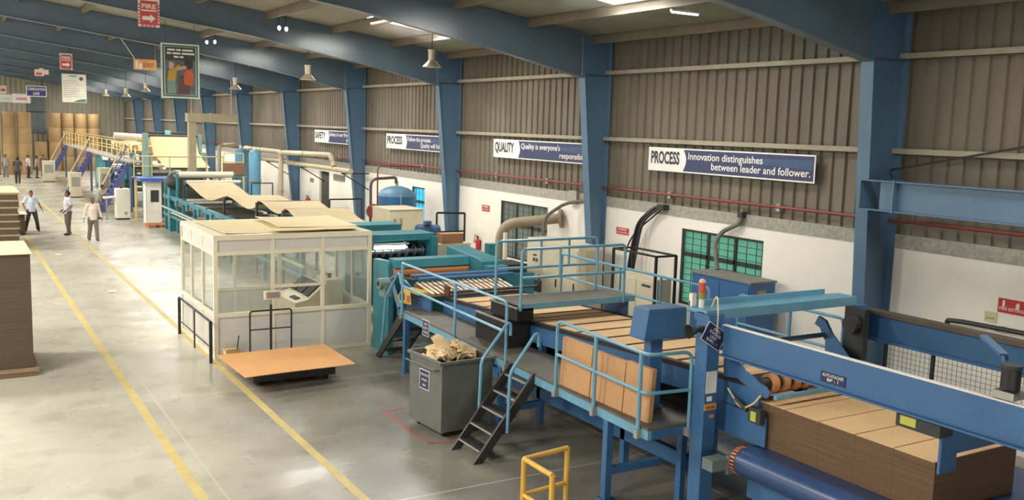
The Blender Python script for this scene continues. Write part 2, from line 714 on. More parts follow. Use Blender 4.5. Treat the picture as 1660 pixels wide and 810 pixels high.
for i, y in enumerate(FRAME_Y):
    t = thing('steel_column', 'tapered blue steel wall column '+ORD[i], 'column', (14.2, y, 0), 'blue portal frame columns')
    ci = lambda z, k=(i == 0): col_in(z, k)
    zt = 6.29
    ztop = roof(14.3)-.02
    make('web', B().prism([(ci(0)+.01, y-.008, 0), (14.38, y-.008, 0), (14.38, y-.008, ztop), (ci(zt), y-.008, roof(13.55)-.02), (ci(zt)+.01, y-.008, zt)], (0, .016, 0)), STEEL_BLUE, t)
    make('inner_flange', B().prism([(ci(0), y-.13, 0), (ci(0)+.02, y-.13, 0), (ci(zt)+.02, y-.13, zt), (ci(zt), y-.13, zt)], (0, .26, 0)), STEEL_BLUE, t)
    make('outer_flange', B().box(14.37, 14.395, y-.13, y+.13, 0, ztop), STEEL_BLUE, t)
    make('cap_stiffener', B().prism([(ci(zt), y-.12, zt-.02), (14.37, y-.12, zt-.02), (14.37, y-.12, zt), (ci(zt), y-.12, zt)], (0, .24, 0)), STEEL_BLUE, t)
    make('base_plate', B().box(ci(0)-.1, 14.395, y-.2, y+.2, 0, .025), STEEL_BLUE, t)


def raf_bot(x):
    return min(6.19+.205*(13.55-x), roof(x)-.72)


RORD = ['crossing the top right corner', 'second from the camera, just in front of the visible skylight', 'third from the camera, with a bright streak of reflected skylight',
        'fourth from the camera, behind the second bell lamp', 'fifth from the camera', 'sixth from the camera', 'seventh from the camera', 'eighth from the camera', 'ninth from the camera', 'farthest, nearest the end wall']
GLOSS_BLUE = mat('glossy_rafter_paint', rgb(96, 116, 130), .3, var=.10, scale=.9, spec=.6, coat=.22)
for i, y in enumerate(FRAME_Y):
    t = thing('roof_rafter', 'blue tapered steel roof rafter '+RORD[i], 'rafter', (6, y, roof(6)-.6), 'blue portal frame rafters')
    xs = [14.37, 13.55, 11, 7.6, 3, RIDGE_X]
    lo = [raf_bot(x) for x in xs[1:]]
    top = [(x, y-.006, roof(x)-.02) for x in xs]
    bot = [(x, y-.006, raf_bot(x)) for x in reversed(xs[1:])]
    make('web', B().prism(top[1:]+bot, (0, .012, 0)), GLOSS_BLUE, t)
    bb = B()
    bt = B()
    for a, c in zip(xs[1:], xs[2:]):
        bb.prism([(a, y-.12, raf_bot(a)-.016), (c, y-.12, raf_bot(c)-.016), (c, y-.12, raf_bot(c)), (a, y-.12, raf_bot(a))], (0, .24, 0))
        bt.prism([(a, y-.12, roof(a)-.03), (c, y-.12, roof(c)-.03), (c, y-.12, roof(c)-.015), (a, y-.12, roof(a)-.015)], (0, .24, 0))
    make('bottom_flange', bb, GLOSS_BLUE, t)
    make('top_flange', bt, GLOSS_BLUE, t)
    make('left_half', B().prism([(RIDGE_X, y-.006, roof(RIDGE_X)-.02), (-17, y-.006, roof(-17)-.02), (-17, y-.006, roof(-17)-.9), (-9, y-.006, roof(-9)-.58), (RIDGE_X, y-.006, roof(RIDGE_X)-.6)], (0, .012, 0)), GLOSS_BLUE, t)

# girder bolted between the nearest column and the next frame towards the camera
t = thing('steel_girder', 'blue horizontal I-beam girder bolted to the nearest column at the right edge', 'girder', (13.45, 7, 3.72))
make('web', B().box(13.444, 13.456, 2.0, 10.4, 3.73, 4.2), STEEL_BLUE, t)
make('top_flange', B().box(13.34, 13.56, 2.0, 10.74, 4.2, 4.22), STEEL_BLUE, t)
make('bottom_flange', B().box(13.34, 13.56, 2.0, 10.74, 3.71, 3.73), STEEL_BLUE, t)
make('end_plate', B().box(13.32, 13.58, 10.05, 10.08, 3.70, 4.24), STEEL_BLUE, t)
make('bracket_plate', B().box(13.34, 14.1, 10.72, 10.74, 3.73, 4.2), STEEL_BLUE, t)
tag(make('bracing_rod', B().tube([(14.2, 10.8, 4.37), (14.2, 4.0, 5.75)], .018, 6), DARK_STEEL), 'thin steel bracing rod slanting up from the nearest column', 'bracing rod')
# the red sprinkler main along the sheeting
t = thing('fire_pipe', 'long red fire main pipe running along the corrugated wall', 'pipe', (14.32, 40, 3.45))
make('pipe', B().tube([(14.33, -5, 3.50), (14.33, 93, 3.44)], .03, 8), RED_PIPE, t, smooth=True)
for y in FRAME_Y:
    for d in (-2.6, 2.6):
        make('pipe_clip', B().box(14.325, 14.44, y+d-.05, y+d+.05, 3.40, 3.55), GALV, t)

# windows ----------------------------------------------------------------
GREEN_GLASS = glass_mat('green_wired_glass', (.27, .50, .42, 1), .1, .4)
GREY_GLASS = glass_mat('dusty_grey_glass', (.33, .36, .33, 1), .1, .6)
FRAME_DARK = mat('dark_window_steel', rgb(46, 52, 48), .5)


def window(name, y0, y1, z0, z1, glass, nv, zt, bars):
    wf = struct(name, B().box(14.42, 14.5, y0, y0+.05, z0, z1).box(14.42, 14.5, y1-.05, y1, z0, z1).box(14.42, 14.5, y0, y1, z0, z0+.05).box(14.42, 14.5, y0, y1, z1-.05, z1), FRAME_DARK)
    bb = B()
    for k in range(1, nv):
        yk = y0+(y1-y0)*k/nv
        bb.box(14.43, 14.49, yk-.035, yk+.035, z0, z1)
    bb.box(14.43, 14.49, y0, y1, zt-.045, zt+.045)
    make('mullion', bb, FRAME_DARK, wf)
    bg_ = B()
    z = z0+bars
    while z < z1:
        bg_.box(14.415, 14.427, y0, y1, z-.006, z+.006)
        z += bars
    y = y0+.2
    while y < y1:
        bg_.box(14.415, 14.427, y-.006, y+.006, z0, z1)
        y += .28
    make('grille', bg_, FRAME_DARK, wf)
    make('pane', B().box(14.455, 14.461, y0+.04, y1-.04, z0+.04, z1-.04), glass, wf)
    return wf


window('window_1', *WIN[0], GREEN_GLASS, 3, 2.18, .14)
window('window_2', *WIN[1], GREY_GLASS, 3, 2.05, .16)
window('window_3', *WIN[2], glass_mat('sky_blue_glass', (.2, .65, .85, 1), .1, .4), 1, 2.2, .4)
# ================================================================== near end of the line
def belt_z(y):
    return 1.54+(16.2-y)*.0425


# ---- outfeed belt conveyor -------------------------------------------
t = thing('belt_conveyor', 'long gently rising belt conveyor carrying cut kraft sheets towards the stacker', 'conveyor', (9.3, 12, 0))
b = B()
ya, yb = 16.5, 8.0
b.prism([(8.48, ya, belt_z(ya)-.05), (8.48, yb, belt_z(yb)-.05), (8.48, yb, belt_z(yb)), (8.48, ya, belt_z(ya))], (1.66, 0, 0))
make('belt', b, RUBBER, t)
for x in (8.40, 10.16):
    make('side_frame', B().prism([(x, ya, belt_z(ya)-.34), (x, yb, belt_z(yb)-.34), (x, yb, belt_z(yb)-.05), (x, ya, belt_z(ya)-.05)], (.06, 0, 0)), MACH_BLUE, t)
    make('edge_strip', B().prism([(x-.01, ya, belt_z(ya)-.05), (x-.01, yb, belt_z(yb)-.05), (x-.01, yb, belt_z(yb)+.015), (x-.01, ya, belt_z(ya)+.015)], (.08, 0, 0)), BLACK, t)
for y in (15.8, 12.9, 10.6, 8.9):
    for x in (8.43, 10.19):
        make('leg', B().box(x-.05, x+.05, y-.05, y+.05, 0, belt_z(y)-.3), MACH_BLUE, t)
make('lower_beam', B().box(8.38, 8.48, 8.95, 15.7, .42, .62), MACH_BLUE, t)
make('lower_beam', B().box(10.14, 10.24, 8.95, 15.7, .42, .62), MACH_BLUE, t)
make('underbelt_pan', B().prism([(8.46, 15.5, 1.0), (8.46, 8.6, 1.15), (8.46, 8.6, 1.18), (8.46, 15.5, 1.03)], (1.7, 0, 0)), DARK, t)
make('drive_motor', B().tube([(8.30, 11.62, 1.33), (8.30, 11.30, 1.33)], .085, 12).box(8.24, 8.40, 11.25, 11.32, 1.25, 1.45), MACH_BLUE, t, smooth=True)
# sheets riding on it
PITCH_S, k = .60, 0
y = 16.15
ORDN = ['first', 'second', 'third', 'fourth', 'fifth', 'sixth', 'seventh', 'eighth', 'ninth', 'tenth', 'eleventh', 'twelfth', 'thirteenth', 'fourteenth']
rng_ = random.Random(3)
while y-PITCH_S > 8.05:
    y0, y1 = y, y-PITCH_S+.105
    dx = rng_.uniform(-.012, .012)
    b = B()
    b.prism([(8.50+dx, y0, belt_z(y0)+.003), (8.50+dx, y1, belt_z(y1)+.003), (8.50+dx, y1, belt_z(y1)+.010), (8.50+dx, y0, belt_z(y0)+.010)], (1.62, 0, 0))
    tag(make('cardboard_sheet', b, CARD), 'wide kraft board sheet lying flat on the conveyor belt, %s from the teal machine' % ORDN[k], 'cardboard sheet', 'kraft sheets on the conveyor belt')
    y -= PITCH_S
    k += 1

# ---- left walkway ----------------------------------------------------


def dk(y):
    return 7.36+.0415*(y-8.85)


t = thing('walkway_platform', 'raised grey walkway with blue rails along the left side of the conveyor', 'walkway', (7.9, 12.5, 0))
Z = 1.25
b = B().prism([(dk(8.8), 8.8, Z-.03), (8.36, 8.8, Z-.03), (8.36, 16.9, Z-.03), (dk(16.9), 16.9, Z-.03)], (0, 0, .03))
make('deck', b, DECK, t)
b = B().prism([(dk(8.8), 8.8, Z-.15), (dk(16.9), 16.9, Z-.15), (dk(16.9)+.06, 16.9, Z-.15), (dk(8.8)+.06, 8.8, Z-.15)], (0, 0, .118))
make('edge_channel', b, RAIL_BLUE, t)
make('end_channel', B().box(dk(8.8)+.06, 8.36, 8.80, 8.86, Z-.15, Z-.032), MACH_BLUE, t)
make('end_channel', B().box(dk(16.9)+.06, 8.36, 16.84, 16.9, Z-.15, Z-.032), MACH_BLUE, t)
for y in (16.8, 12.75, 9.72):
    make('leg', B().box(dk(y), dk(y)+.1, y-.05, y+.05, 0, Z-.15), MACH_BLUE, t)
    make('foot_plate', B().box(dk(y)-.04, dk(y)+.14, y-.09, y+.09, 0, .015), MACH_BLUE, t)
    make('cross_member', B().box(dk(y)+.1, 8.36, y-.04, y+.04, .34, .44), MACH_BLUE, t)
for y in (9.2, 14.0):
    make('inner_leg', B().box(8.24, 8.33, y-.05, y+.05, 0, Z-.03), MACH_BLUE, t)
r = .024
g1 = [(dk(y)-.03, y, Z+.95) for y in (16.85, 12.5)]
make('handrail', B().tube(fillet([g1[0], g1[1], (dk(12.5)-.03, 12.5, Z-.1)], .08), r, 8), RAIL_BLUE, t, smooth=True)
make('mid_rail', B().tube([(dk(16.85)-.03, 16.85, Z+.5), (dk(12.62)-.03, 12.62, Z+.46)], r, 8), RAIL_BLUE, t, smooth=True)
for y in (16.85, 14.4):
    make('rail_post', B().tube([(dk(y)-.03, y, Z-.1), (dk(y)-.03, y, Z+.95)], .028, 8), RAIL_BLUE, t, smooth=True)
pts = [(dk(10.97)-.03, 10.97, Z-.1), (dk(10.97)-.03, 10.97, Z+.95), (dk(8.84)-.02, 8.84, Z+.93), (7.98, 8.76, Z+.93), (7.98, 8.76, Z-.1)]
make('handrail', B().tube(fillet(pts, .13, 5), r, 8), RAIL_BLUE, t, smooth=True)
pts = [(dk(10.97)-.03, 10.97, Z+.46), (dk(8.84)-.02, 8.84, Z+.44), (7.98, 8.76, Z+.44)]
make('mid_rail', B().tube(fillet(pts, .13, 5), r, 8), RAIL_BLUE, t, smooth=True)
for y in (9.98, 8.97):
    make('rail_post', B().tube([(dk(y)-.03, y, Z-.1), (dk(y)-.03, y, Z+.94)], .028, 8), RAIL_BLUE, t, smooth=True)
for y in (16.85, 14.4, 12.5, 10.97, 9.98, 8.97):
    make('rail_clamp', B().box(dk(y)-.07, dk(y)-.001, y-.035, y+.035, Z-.16, Z-.05), GALV, t)
make('rail_clamp', B().box(7.94, 8.02, 8.72, 8.799, Z-.16, Z-.05), GALV, t)


def notice(name, label, c, u, v, w_, h_, face, edge, lines, lm, parent=None, cat='sign', border=.012, bold=.01):
    """flat plate with a raised rim colour and lettering; c = centre"""
    c, u, v = Vector(c), Vector(u).normalized(), Vector(v).normalized()
    n = u.cross(v)
    root = thing(name, label, cat, c) if parent is None else None
    pa = root if root else parent
    make('plate', B().obox(c, u*w_/2, v*h_/2, n*.003), edge, pa)
    make('face', B().obox(c+n*.0035, u*(w_/2-border), v*(h_/2-border), n*.001), face, pa)
    k = len(lines)
    for i, s in enumerate(lines):
        if isinstance(s, tuple):
            s, hh, ww = s
        else:
            hh, ww = h_*.62/k, None
        text(pa, s, c+v*(h_*(.40-(i+.78)*.80/k)), u, v, hh, lm, width=ww, align='C', lift=.007, bold=bold)
    return root


notice('walkway_notice', 'small dark notice plate clipped to the walkway edge above the scrap bin', (dk(15.7)-.012, 15.7, Z-.12), (0, -1, 0), (0, 0, 1), .28, .30, NAVY, SIGN_WHITE,
       [('USE', .045, .14), ('SAFETY', .045, .2), ('SHOES', .045, .18)], SIGN_WHITE)

# ---- stair up to the walkway, near -------------------------------------


def stair(name, label, foot, top, y0, y1, n, dirx, group=None, paint=DARK_STEEL, deep=.16):
    """flight rising along +x (dirx=1); foot and top are (x, z) of the nosing line"""
    t = thing(name, label, 'stair', (foot[0], (y0+y1)/2, 0), group)
    (xa, za), (xb, zb) = foot, top
    for y in (y0, y1-.04):
        make('stringer', B().prism([(xa, y, za), (xa+deep, y, za), (xb+.02, y, zb-deep), (xb+.02, y, zb), (xb-.05, y, zb)], (0, .04, 0)), paint, t)
    for i in range(n):
        f_ = (i+.75)/(n+.35)
        x, z = xa+(xb-xa)*f_, za+(zb-za)*f_
        make('tread', B().box(x-.02, x+.2, y0+.04, y1-.04, z-.03, z), paint, t)
        make('nosing', B().box(x-.024, x-.0195, y0+.05, y1-.05, z-.028, z+.003), GALV, t)
    return t


t = stair('steel_stair', 'dark steel stair with five treads climbing to the walkway beside the scrap bin', (6.46, 0), (7.5, Z), 11.62, 12.36, 5, 1)
for y, p0 in ((12.40, (6.97, .55)), (11.58, (7.0, .42))):
    make('handrail', B().tube(fillet([(p0[0], y, p0[1]), (p0[0]+.02, y, 1.33), (7.44, y, 1.88), (7.50, y, 1.86), (7.50, y, 1.68)], .09, 4), .026, 8), RAIL_BLUE, t, smooth=True)
t = stair('steel_stair', 'dark steel stair at the far end of the walkway beside the teal machine', (0, 0), (1, 1), 0, 1, 0, 1)
for ch in list(t.children):
    bpy.data.objects.remove(ch)
t.location = (8.0, 18.0, 0)
for x in (7.72, 8.30):
    make('stringer', B().prism([(x, 18.3, 0), (x, 18.12, 0), (x, 16.92, Z-.2), (x, 16.92, Z), (x, 17.0, Z)], (.05, 0, 0)), DARK_STEEL, t)
for i in range(4):
    f_ = (i+.8)/4.6
    y, z = 18.25-1.3*f_, Z*f_
    make('tread', B().box(7.77, 8.30, y-.2, y, z-.03, z), DARK_STEEL, t)
make('handrail', B().tube(fillet([(7.70, 17.9, .4), (7.70, 17.75, 1.35), (7.70, 17.1, 2.0), (7.70, 16.97, 1.75)], .1, 4), .026, 8), RAIL_BLUE, t, smooth=True)

# ---- black two-step up to the bridge -----------------------------------
t = thing('step_block', 'black two-step block from the walkway up to the bridge over the belt', 'step', (8.1, 13.6, Z))
make('lower_step', B().box(7.9, 8.36, 13.22, 14.25, Z, 1.69), RUBBER, t)
make('lower_nosing', B().box(7.885, 7.93, 13.2, 14.27, 1.691, 1.715), GALV, t)
make('upper_step', B().box(8.04, 8.36, 13.1, 13.98, 1.72, 1.93), RUBBER, t)
make('upper_nosing', B().box(8.02, 8.06, 13.08, 14.0, 1.931, 1.955), GALV, t)

# ---- bridge over the belt ------------------------------------------------
t = thing('crossover_bridge', 'narrow grey bridge with light blue rails spanning the belt', 'bridge', (9.1, 13.5, 1.9))
make('deck', B().box(8.07, 10.5, 13.12, 13.88, 1.975, 2.0), DECK, t)
make('edge_channel', B().box(8.07, 10.5, 13.10, 13.12, 1.90, 2.005), RAIL_BLUE, t)
make('edge_channel', B().box(8.07, 10.5, 13.88, 13.90, 1.90, 2.005), RAIL_BLUE, t)
make('support', B().box(10.36, 10.44, 13.2, 13.8, 0, 1.9), MACH_BLUE, t)
make('support', B().box(8.28, 8.36, 14.0, 14.1, Z, 1.97), MACH_BLUE, t)
for y, top, ms in ((13.08, 2.93, (8.85, 9.62)), (13.92, 2.96, (9.0, 9.6))):
    make('handrail', B().tube(fillet([(8.09, y, 1.9), (8.09, y, top), (10.22, y, top), (10.22, y, 1.9)], .09, 4), .026, 8), RAIL_BLUE, t, smooth=True)
    make('mid_rail', B().tube([(8.09, y, top-.48), (10.22, y, top-.48)], .024, 8), RAIL_BLUE, t, smooth=True)
    for x in ms:
        make('baluster', B().tube([(x, y, top-.48), (x, y, top)], .022, 8), RAIL_BLUE, t, smooth=True)

# ---- right walkway rails --------------------------------------------------
t = thing('walkway_platform', 'right hand walkway with thin light blue rails between the belt and the wall', 'walkway', (10.8, 12, 0))
make('deck', B().box(10.5, 11.02, 8.95, 16.4, Z-.03, Z), DECK, t)
make('edge_channel', B().box(10.96, 11.02, 8.95, 16.4, Z-.15, Z-.031), MACH_BLUE, t)
for y in (16, 12.4, 9.2):
    make('leg', B().box(10.94, 11.02, y-.04, y+.04, 0, Z-.15), MACH_BLUE, t)
for y0, y1 in ((16.2, 11.75), (11.05, 8.95)):
    make('handrail', B().tube(fillet([(11.0, y0, Z), (11.0, y0, 2.33), (11.0, y1, 2.33), (11.0, y1, Z)], .09, 4), .024, 8), RAIL_BLUE, t, smooth=True)
    make('mid_rail', B().tube([(11.0, y0, 1.86), (11.0, y1, 1.86)], .022, 8), RAIL_BLUE, t, smooth=True)
    for y in ([14.2, 13.0] if y0 > 12 else [9.95]):
        make('rail_post', B().tube([(11.0, y, Z), (11.0, y, 2.33)], .026, 8), RAIL_BLUE, t, smooth=True)

# ---- sheets standing behind the walkway rail ------------------------------
for i, (ya, yb, zt, nm) in enumerate(((11.0, 10.27, 1.95, 'leftmost'), (10.25, 9.53, 1.92, 'middle'), (9.51, 8.98, 1.94, 'rightmost'))):
    b = B().prism([(7.50, ya, Z), (7.50, yb, Z), (7.54, yb, zt), (7.54, ya, zt)], (.07, 0, 0))
    CB = mat('brown_board_bundle', rgb(198, 152, 106), .8, var=.06)
    tag(make('cardboard_bundle', b, CB, bevel=.004), '%s of the three kraft board bundles standing behind the walkway rail' % nm, 'cardboard sheets', 'board bundles behind the rail')

# ---- blue operator box ------------------------------------------------------
t = thing('control_box', 'blue sloped control box on a post beside the belt', 'control box', (8.1, 9.6, Z))
make('post', B().box(7.92, 8.12, 9.5, 9.64, Z, 2.24), MACH_BLUE, t)
make('housing', B().prism([(7.735, 9.42, 2.20), (8.46, 9.42, 2.18), (8.44, 9.42, 2.60), (7.80, 9.42, 2.61)], (0, .32, 0)), MACH_BLUE, t, bevel=.01)
make('foot_plate', B().box(7.87, 8.17, 9.45, 9.69, Z, Z+.015), MACH_BLUE, t)

# ---- stacker -----------------------------------------------------------------
t = thing('sheet_stacker', 'large blue stacking frame of posts and beams around the board pile', 'stacking machine', (8.1, 8.6, 0))
make('post', B().box(7.98, 8.19, 8.50, 8.72, 0, 2.60), MACH_BLUE, t, bevel=.008)
make('post', B().box(10.72, 10.94, 8.50, 8.72, 0, 2.62), MACH_BLUE, t, bevel=.008)
make('post', B().box(7.98, 8.19, 3.2, 3.42, 0, 2.2), MACH_BLUE, t)
make('post', B().box(10.9, 11.1, 3.2, 3.42, 0, 2.2), MACH_BLUE, t)
make('cross_beam', B().box(8.02, 10.78, 8.58, 8.62, 2.61, 2.73).box(8.02, 10.78, 8.62, 8.90, 2.70, 2.73).box(8.02, 10.50, 8.90, 8.93, 2.70, 2.80), RAIL_BLUE, t)
make('head_plate', B().box(7.97, 8.22, 8.48, 8.75, 2.60, 2.69), MACH_BLUE, t)
make('side_beam', B().box(8.20, 8.22, 3.2, 8.46, 2.20, 2.56).box(8.14, 8.28, 3.2, 8.46, 2.18, 2.20), MACH_BLUE, t)
make('top_flange', B().box(8.18, 8.235, 3.2, 8.46, 2.561, 2.575), WHITE, t)  # white stands in for light catching the blue beam's top edge
make('side_beam', B().box(10.98, 11.02, 3.2, 8.66, 2.18, 2.50).box(10.92, 11.1, 3.2, 8.66, 2.14, 2.18), MACH_BLUE, t)
make('top_rail', B().box(10.90, 11.08, 3.2, 8.70, 2.50, 2.56), mat('oily_rail_steel', rgb(104, 94, 80), .5, metal=.3, var=.15), t)
make('corner_bracket', B().box(10.62, 10.72, 8.3, 8.62, 1.9, 2.6).tube([(10.60, 8.45, 2.38), (10.50, 8.45, 2.38)], .12, 12), DARK, t)
# label on the side beam
cy_ = 6.75
notice('label', '', (8.1965, cy_, 2.30), (0, -1, 0), (0, 0, 1), .34, .12, NAVY, NAVY, [('AUTO-STACKER', .034, .29), ('BP : 1', .034, .15)], SIGN_WHITE, parent=t, border=.004)
# things fixed to the front post
make('paper_notice', B().box(7.995, 8.165, 8.493, 8.499, 1.70, 1.98), SIGN_WHITE, t)
make('small_label', B().box(8.02, 8.10, 8.493, 8.499, 1.60, 1.66), SIGN_WHITE, t)
lb = make('orange_label', B().box(7.985, 8.18, 8.490, 8.499, 1.485, 1.565), ORANGE, t)
text(lb, 'DANGER', (8.08, 8.490, 1.505), (1, 0, 0), (0, 0, 1), .035, SIGN_BLACK, width=.15, align='C')
make('yellow_label', B().box(8.08, 8.15, 8.493, 8.499, 1.38, 1.42), ORANGE, t)
make('horn', B().lathe((7.95, 8.60, 2.50), [(.02, 0), (.03, .06), (.05, .10), (.085, .20), (.09, .20), (.03, .05)], 12, (-1, 0, -.05)).box(7.94, 7.979, 8.56, 8.64, 2.46, 2.54), DARK, t, smooth=True)
tw = make('signal_tower', B().tube([(8.12, 8.80, 2.73), (8.12, 8.80, 2.84)], .035, 10), WHITE, t, smooth=True)
make('amber_lens', B().tube([(8.12, 8.80, 2.845), (8.12, 8.80, 2.925)], .045, 12), mat('amber_lens', rgb(150, 140, 60), .3), tw, smooth=True)
make('red_lens', B().tube([(8.12, 8.80, 2.93), (8.12, 8.80, 3.05)], .045, 12), mat('red_lens', rgb(206, 74, 52), .3), tw, smooth=True)
make('cap', B().lathe((8.12, 8.80, 3.05), [(.045, 0), (.04, .03), (.01, .045)], 12), mat('pink_cap', rgb(224, 190, 180), .4), tw, smooth=True)
make('junction_box', B().box(8.02, 8.09, 8.86, 8.92, 2.735, 2.90), WHITE, t)
make('cable', B().tube(fillet([(8.10, 8.5, 2.3), (8.10, 8.46, 2.62), (8.15, 8.55, 2.95), (8.2, 8.7, 2.74)], .15, 5), .012, 6), BEIGE, t, smooth=True)
# deflector arm, wheels, bar
arm = [(8.36, 8.60, 2.18), (8.36, 8.44, 2.22), (8.36, 8.22, 2.02), (8.36, 7.86, 1.90), (8.36, 7.80, 1.84), (8.36, 7.84, 1.77), (8.36, 7.95, 1.765), (8.36, 8.34, 1.90), (8.36, 8.58, 1.87)]
make('deflector_arm', B().prism(arm, (.03, 0, 0)), MACH_BLUE, t)
make('deflector_arm', B().prism([(p_[0]+1.86, p_[1], p_[2]) for p_ in arm], (.03, 0, 0)), MACH_BLUE, t)
make('wheel_shaft', B().tube([(8.39, 7.99, 1.90), (10.22, 7.99, 1.90)], .085, 12), BLACK, t, smooth=True)
for i in range(9):
    x = 8.52+i*.185
    make('snubber_wheel', B().tube([(x, 7.99, 1.90), (x+.10, 7.99, 1.90)], .12, 18), mat('tan_snubber_foam', rgb(216, 150, 92), .7, var=.05), t, smooth=True)
make('stop_bar', B().bar((8.40, 7.74, 1.80), (10.2, 7.74, 1.80), .05, .05), RAIL_BLUE, t)
make('brush_roller', B().tube([(8.42, 8.18, 1.74), (10.2, 8.18, 1.74)], .05, 10), mat('red_brown_roller', rgb(108, 62, 50), .7, var=.2, scale=20), t, smooth=True)
make('lower_plate', B().box(8.39, 8.41, 7.85, 8.75, 1.15, 1.52), MACH_BLUE, t)
vb = make('valve_block', B().box(8.30, 8.38, 7.86, 8.06, 1.44, 1.62).tube([(8.32, 8.1, 1.56), (8.32, 8.3, 1.66)], .03, 8), DARK, t)
make('air_hose', B().tube(fillet([(8.32, 8.45, 1.75), (8.31, 8.2, 1.55), (8.31, 8.0, 1.66), (8.33, 7.9, 1.80)], .2, 5), .012, 6), YEL_CREAM, t, smooth=True)
make('yellow_tag', B().box(8.295, 8.299, 7.93, 8.02, 1.46, 1.58), mat('lime_tag', rgb(196, 196, 80), .5), t)
make('lever_arm', B().prism([(10.50, 8.98, 2.40), (10.50, 8.86, 2.36), (10.50, 8.74, 2.20), (10.50, 8.42, 1.92), (10.50, 8.52, 1.88), (10.50, 8.86, 2.10), (10.50, 8.94, 2.24), (10.50, 9.04, 2.28)], (.05, 0, 0)), MACH_BLUE, t)
make('spreader_tube', B().tube([(8.5, 8.86, 2.16), (10.5, 8.86, 2.16)], .035, 10), mat('dull_blue_tube', rgb(84, 118, 138), .5), t, smooth=True)
# pusher motor on the side beam
mo = make('pusher_motor', B().tube([(8.30, 4.85, 2.67), (8.30, 4.85, 2.86)], .085, 14), BLACK, t, smooth=True)
make('motor_flange', B().box(8.2, 8.40, 4.75, 4.95, 2.585, 2.655), CHROME, mo)
make('motor_cap', B().tube([(8.30, 4.85, 2.862), (8.30, 4.85, 2.895)], .09, 14), DARK, mo, smooth=True)
make('cable_arm', B().bar((8.36, 4.97, 2.95), (8.62, 5.35, 3.03), .08, .03).bar((8.36, 4.97, 2.95), (8.36, 4.95, 2.90), .06, .03), MACH_BLUE, t)
make('push_rod', B().tube([(8.32, 4.72, 2.62), (8.55, 4.1, 2.62)], .016, 6), CHROME, t)
# backstop carriage over the pile
make('backstop_plate', B().box(8.34, 8.60, 5.50, 5.53, 1.62, 2.18), MACH_BLUE, t)
make('backstop_plate', B().box(8.60, 9.7, 5.50, 5.53, 1.80, 2.02), MACH_BLUE, t)
make('backstop_bar', B().box(8.70, 9.7, 5.535, 5.58, 2.03, 2.07), RAIL_BLUE, t)
make('backstop_carriage', B().box(8.22, 8.42, 5.45, 5.95, 2.02, 2.17), DARK, t)
make('carriage_label', B().box(8.216, 8.219, 5.72, 5.90, 2.05, 2.14), mat('lime_tag', rgb(196, 196, 80), .5), t)
# mesh guard on the far side
mg = make('mesh_frame', B().box(11.18, 11.22, 8.34, 8.38, 1.45, 2.13).box(11.18, 11.22, 4.5, 4.54, 1.45, 2.13).box(11.18, 11.22, 7.60, 7.645, 1.45, 2.13).box(11.18, 11.22, 4.5, 8.38, 2.10, 2.14).box(11.18, 11.22, 4.5, 8.38, 1.43, 1.47), DARK, t)
b = B()
y = 4.55
while y < 8.33:
    b.box(11.198, 11.202, y-.002, y+.002, 1.47, 2.10)
    y += .068
z = 1.53
while z < 2.09:
    b.box(11.198, 11.202, 4.54, 8.34, z-.002, z+.002)
    z += .068
make('wire_mesh', b, DARK, mg)
make('mesh_leg', B().box(11.18, 11.22, 8.34, 8.38, 0, 1.44), DARK, mg)
make('mesh_leg', B().box(11.18, 11.22, 4.5, 4.54, 0, 1.44), DARK, mg)

notice('machine_plate', 'dark tilted plate with white lettering hanging on the stacker front post', (8.06, 8.478, 2.43), (.83, 0, -.52), (.52, 0, .83), .36, .25, NAVY, SIGN_WHITE,
       [('AUTO', .034, .13), ('STACKER', .034, .22), ('UNIT', .034, .12), ('BHPC : 1', .034, .2)], SIGN_WHITE, border=.008)

# ---- discharge belt under the pile ------------------------------------------------
t = thing('discharge_conveyor', 'blue covered discharge belt with a rounded edge under the board pile', 'conveyor', (9.3, 6, 0))
make('belt', B().box(8.2, 10.7, 3.4, 8.02, .80, 1.13), BLUE_FILM, t)
make('edge_roller', B().tube([(8.2, 3.4, .965), (8.2, 7.98, .965)], .168, 24), BLUE_FILM, t, smooth=True)
for ya, yb in ((7.985, 8.06), (6.02, 6.14)):
    for k in range(14):
        a = PI*.35+k*PI*1.2/14
        ct, st = math.cos(a), math.sin(a)
        c = Vector((8.2+ct*.171, (ya+yb)/2, .965+st*.171))
        make('lacing_strip', B().obox(c, (-st*.012, 0, ct*.012), (0, (yb-ya)/2, 0), (ct*.003, 0, st*.003)), mat('salmon_lacing', rgb(216, 120, 92), .6), t)
make('end_disc', B().tube([(8.2, 7.99, .965), (8.2, 8.05, .965)], .15, 24), DARK, t, smooth=True)
make('roller_bracket', B().box(8.02, 8.30, 8.06, 8.10, .80, 1.04).box(7.78, 8.06, 8.08, 8.26, .86, 1.0), mat('grey_green_bracket', rgb(112, 124, 120), .5), t)
make('side_frame', B().box(8.3, 8.42, 3.4, 8.0, .5, .80), MACH_BLUE, t)
make('side_frame', B().box(10.6, 10.7, 3.4, 8.0, .5, .80), MACH_BLUE, t)
for y in (7.6, 3.8):
    for x in (8.32, 10.58):
        make('leg', B().box(x, x+.1, y-.05, y+.05, 0, .5), MACH_BLUE, t)
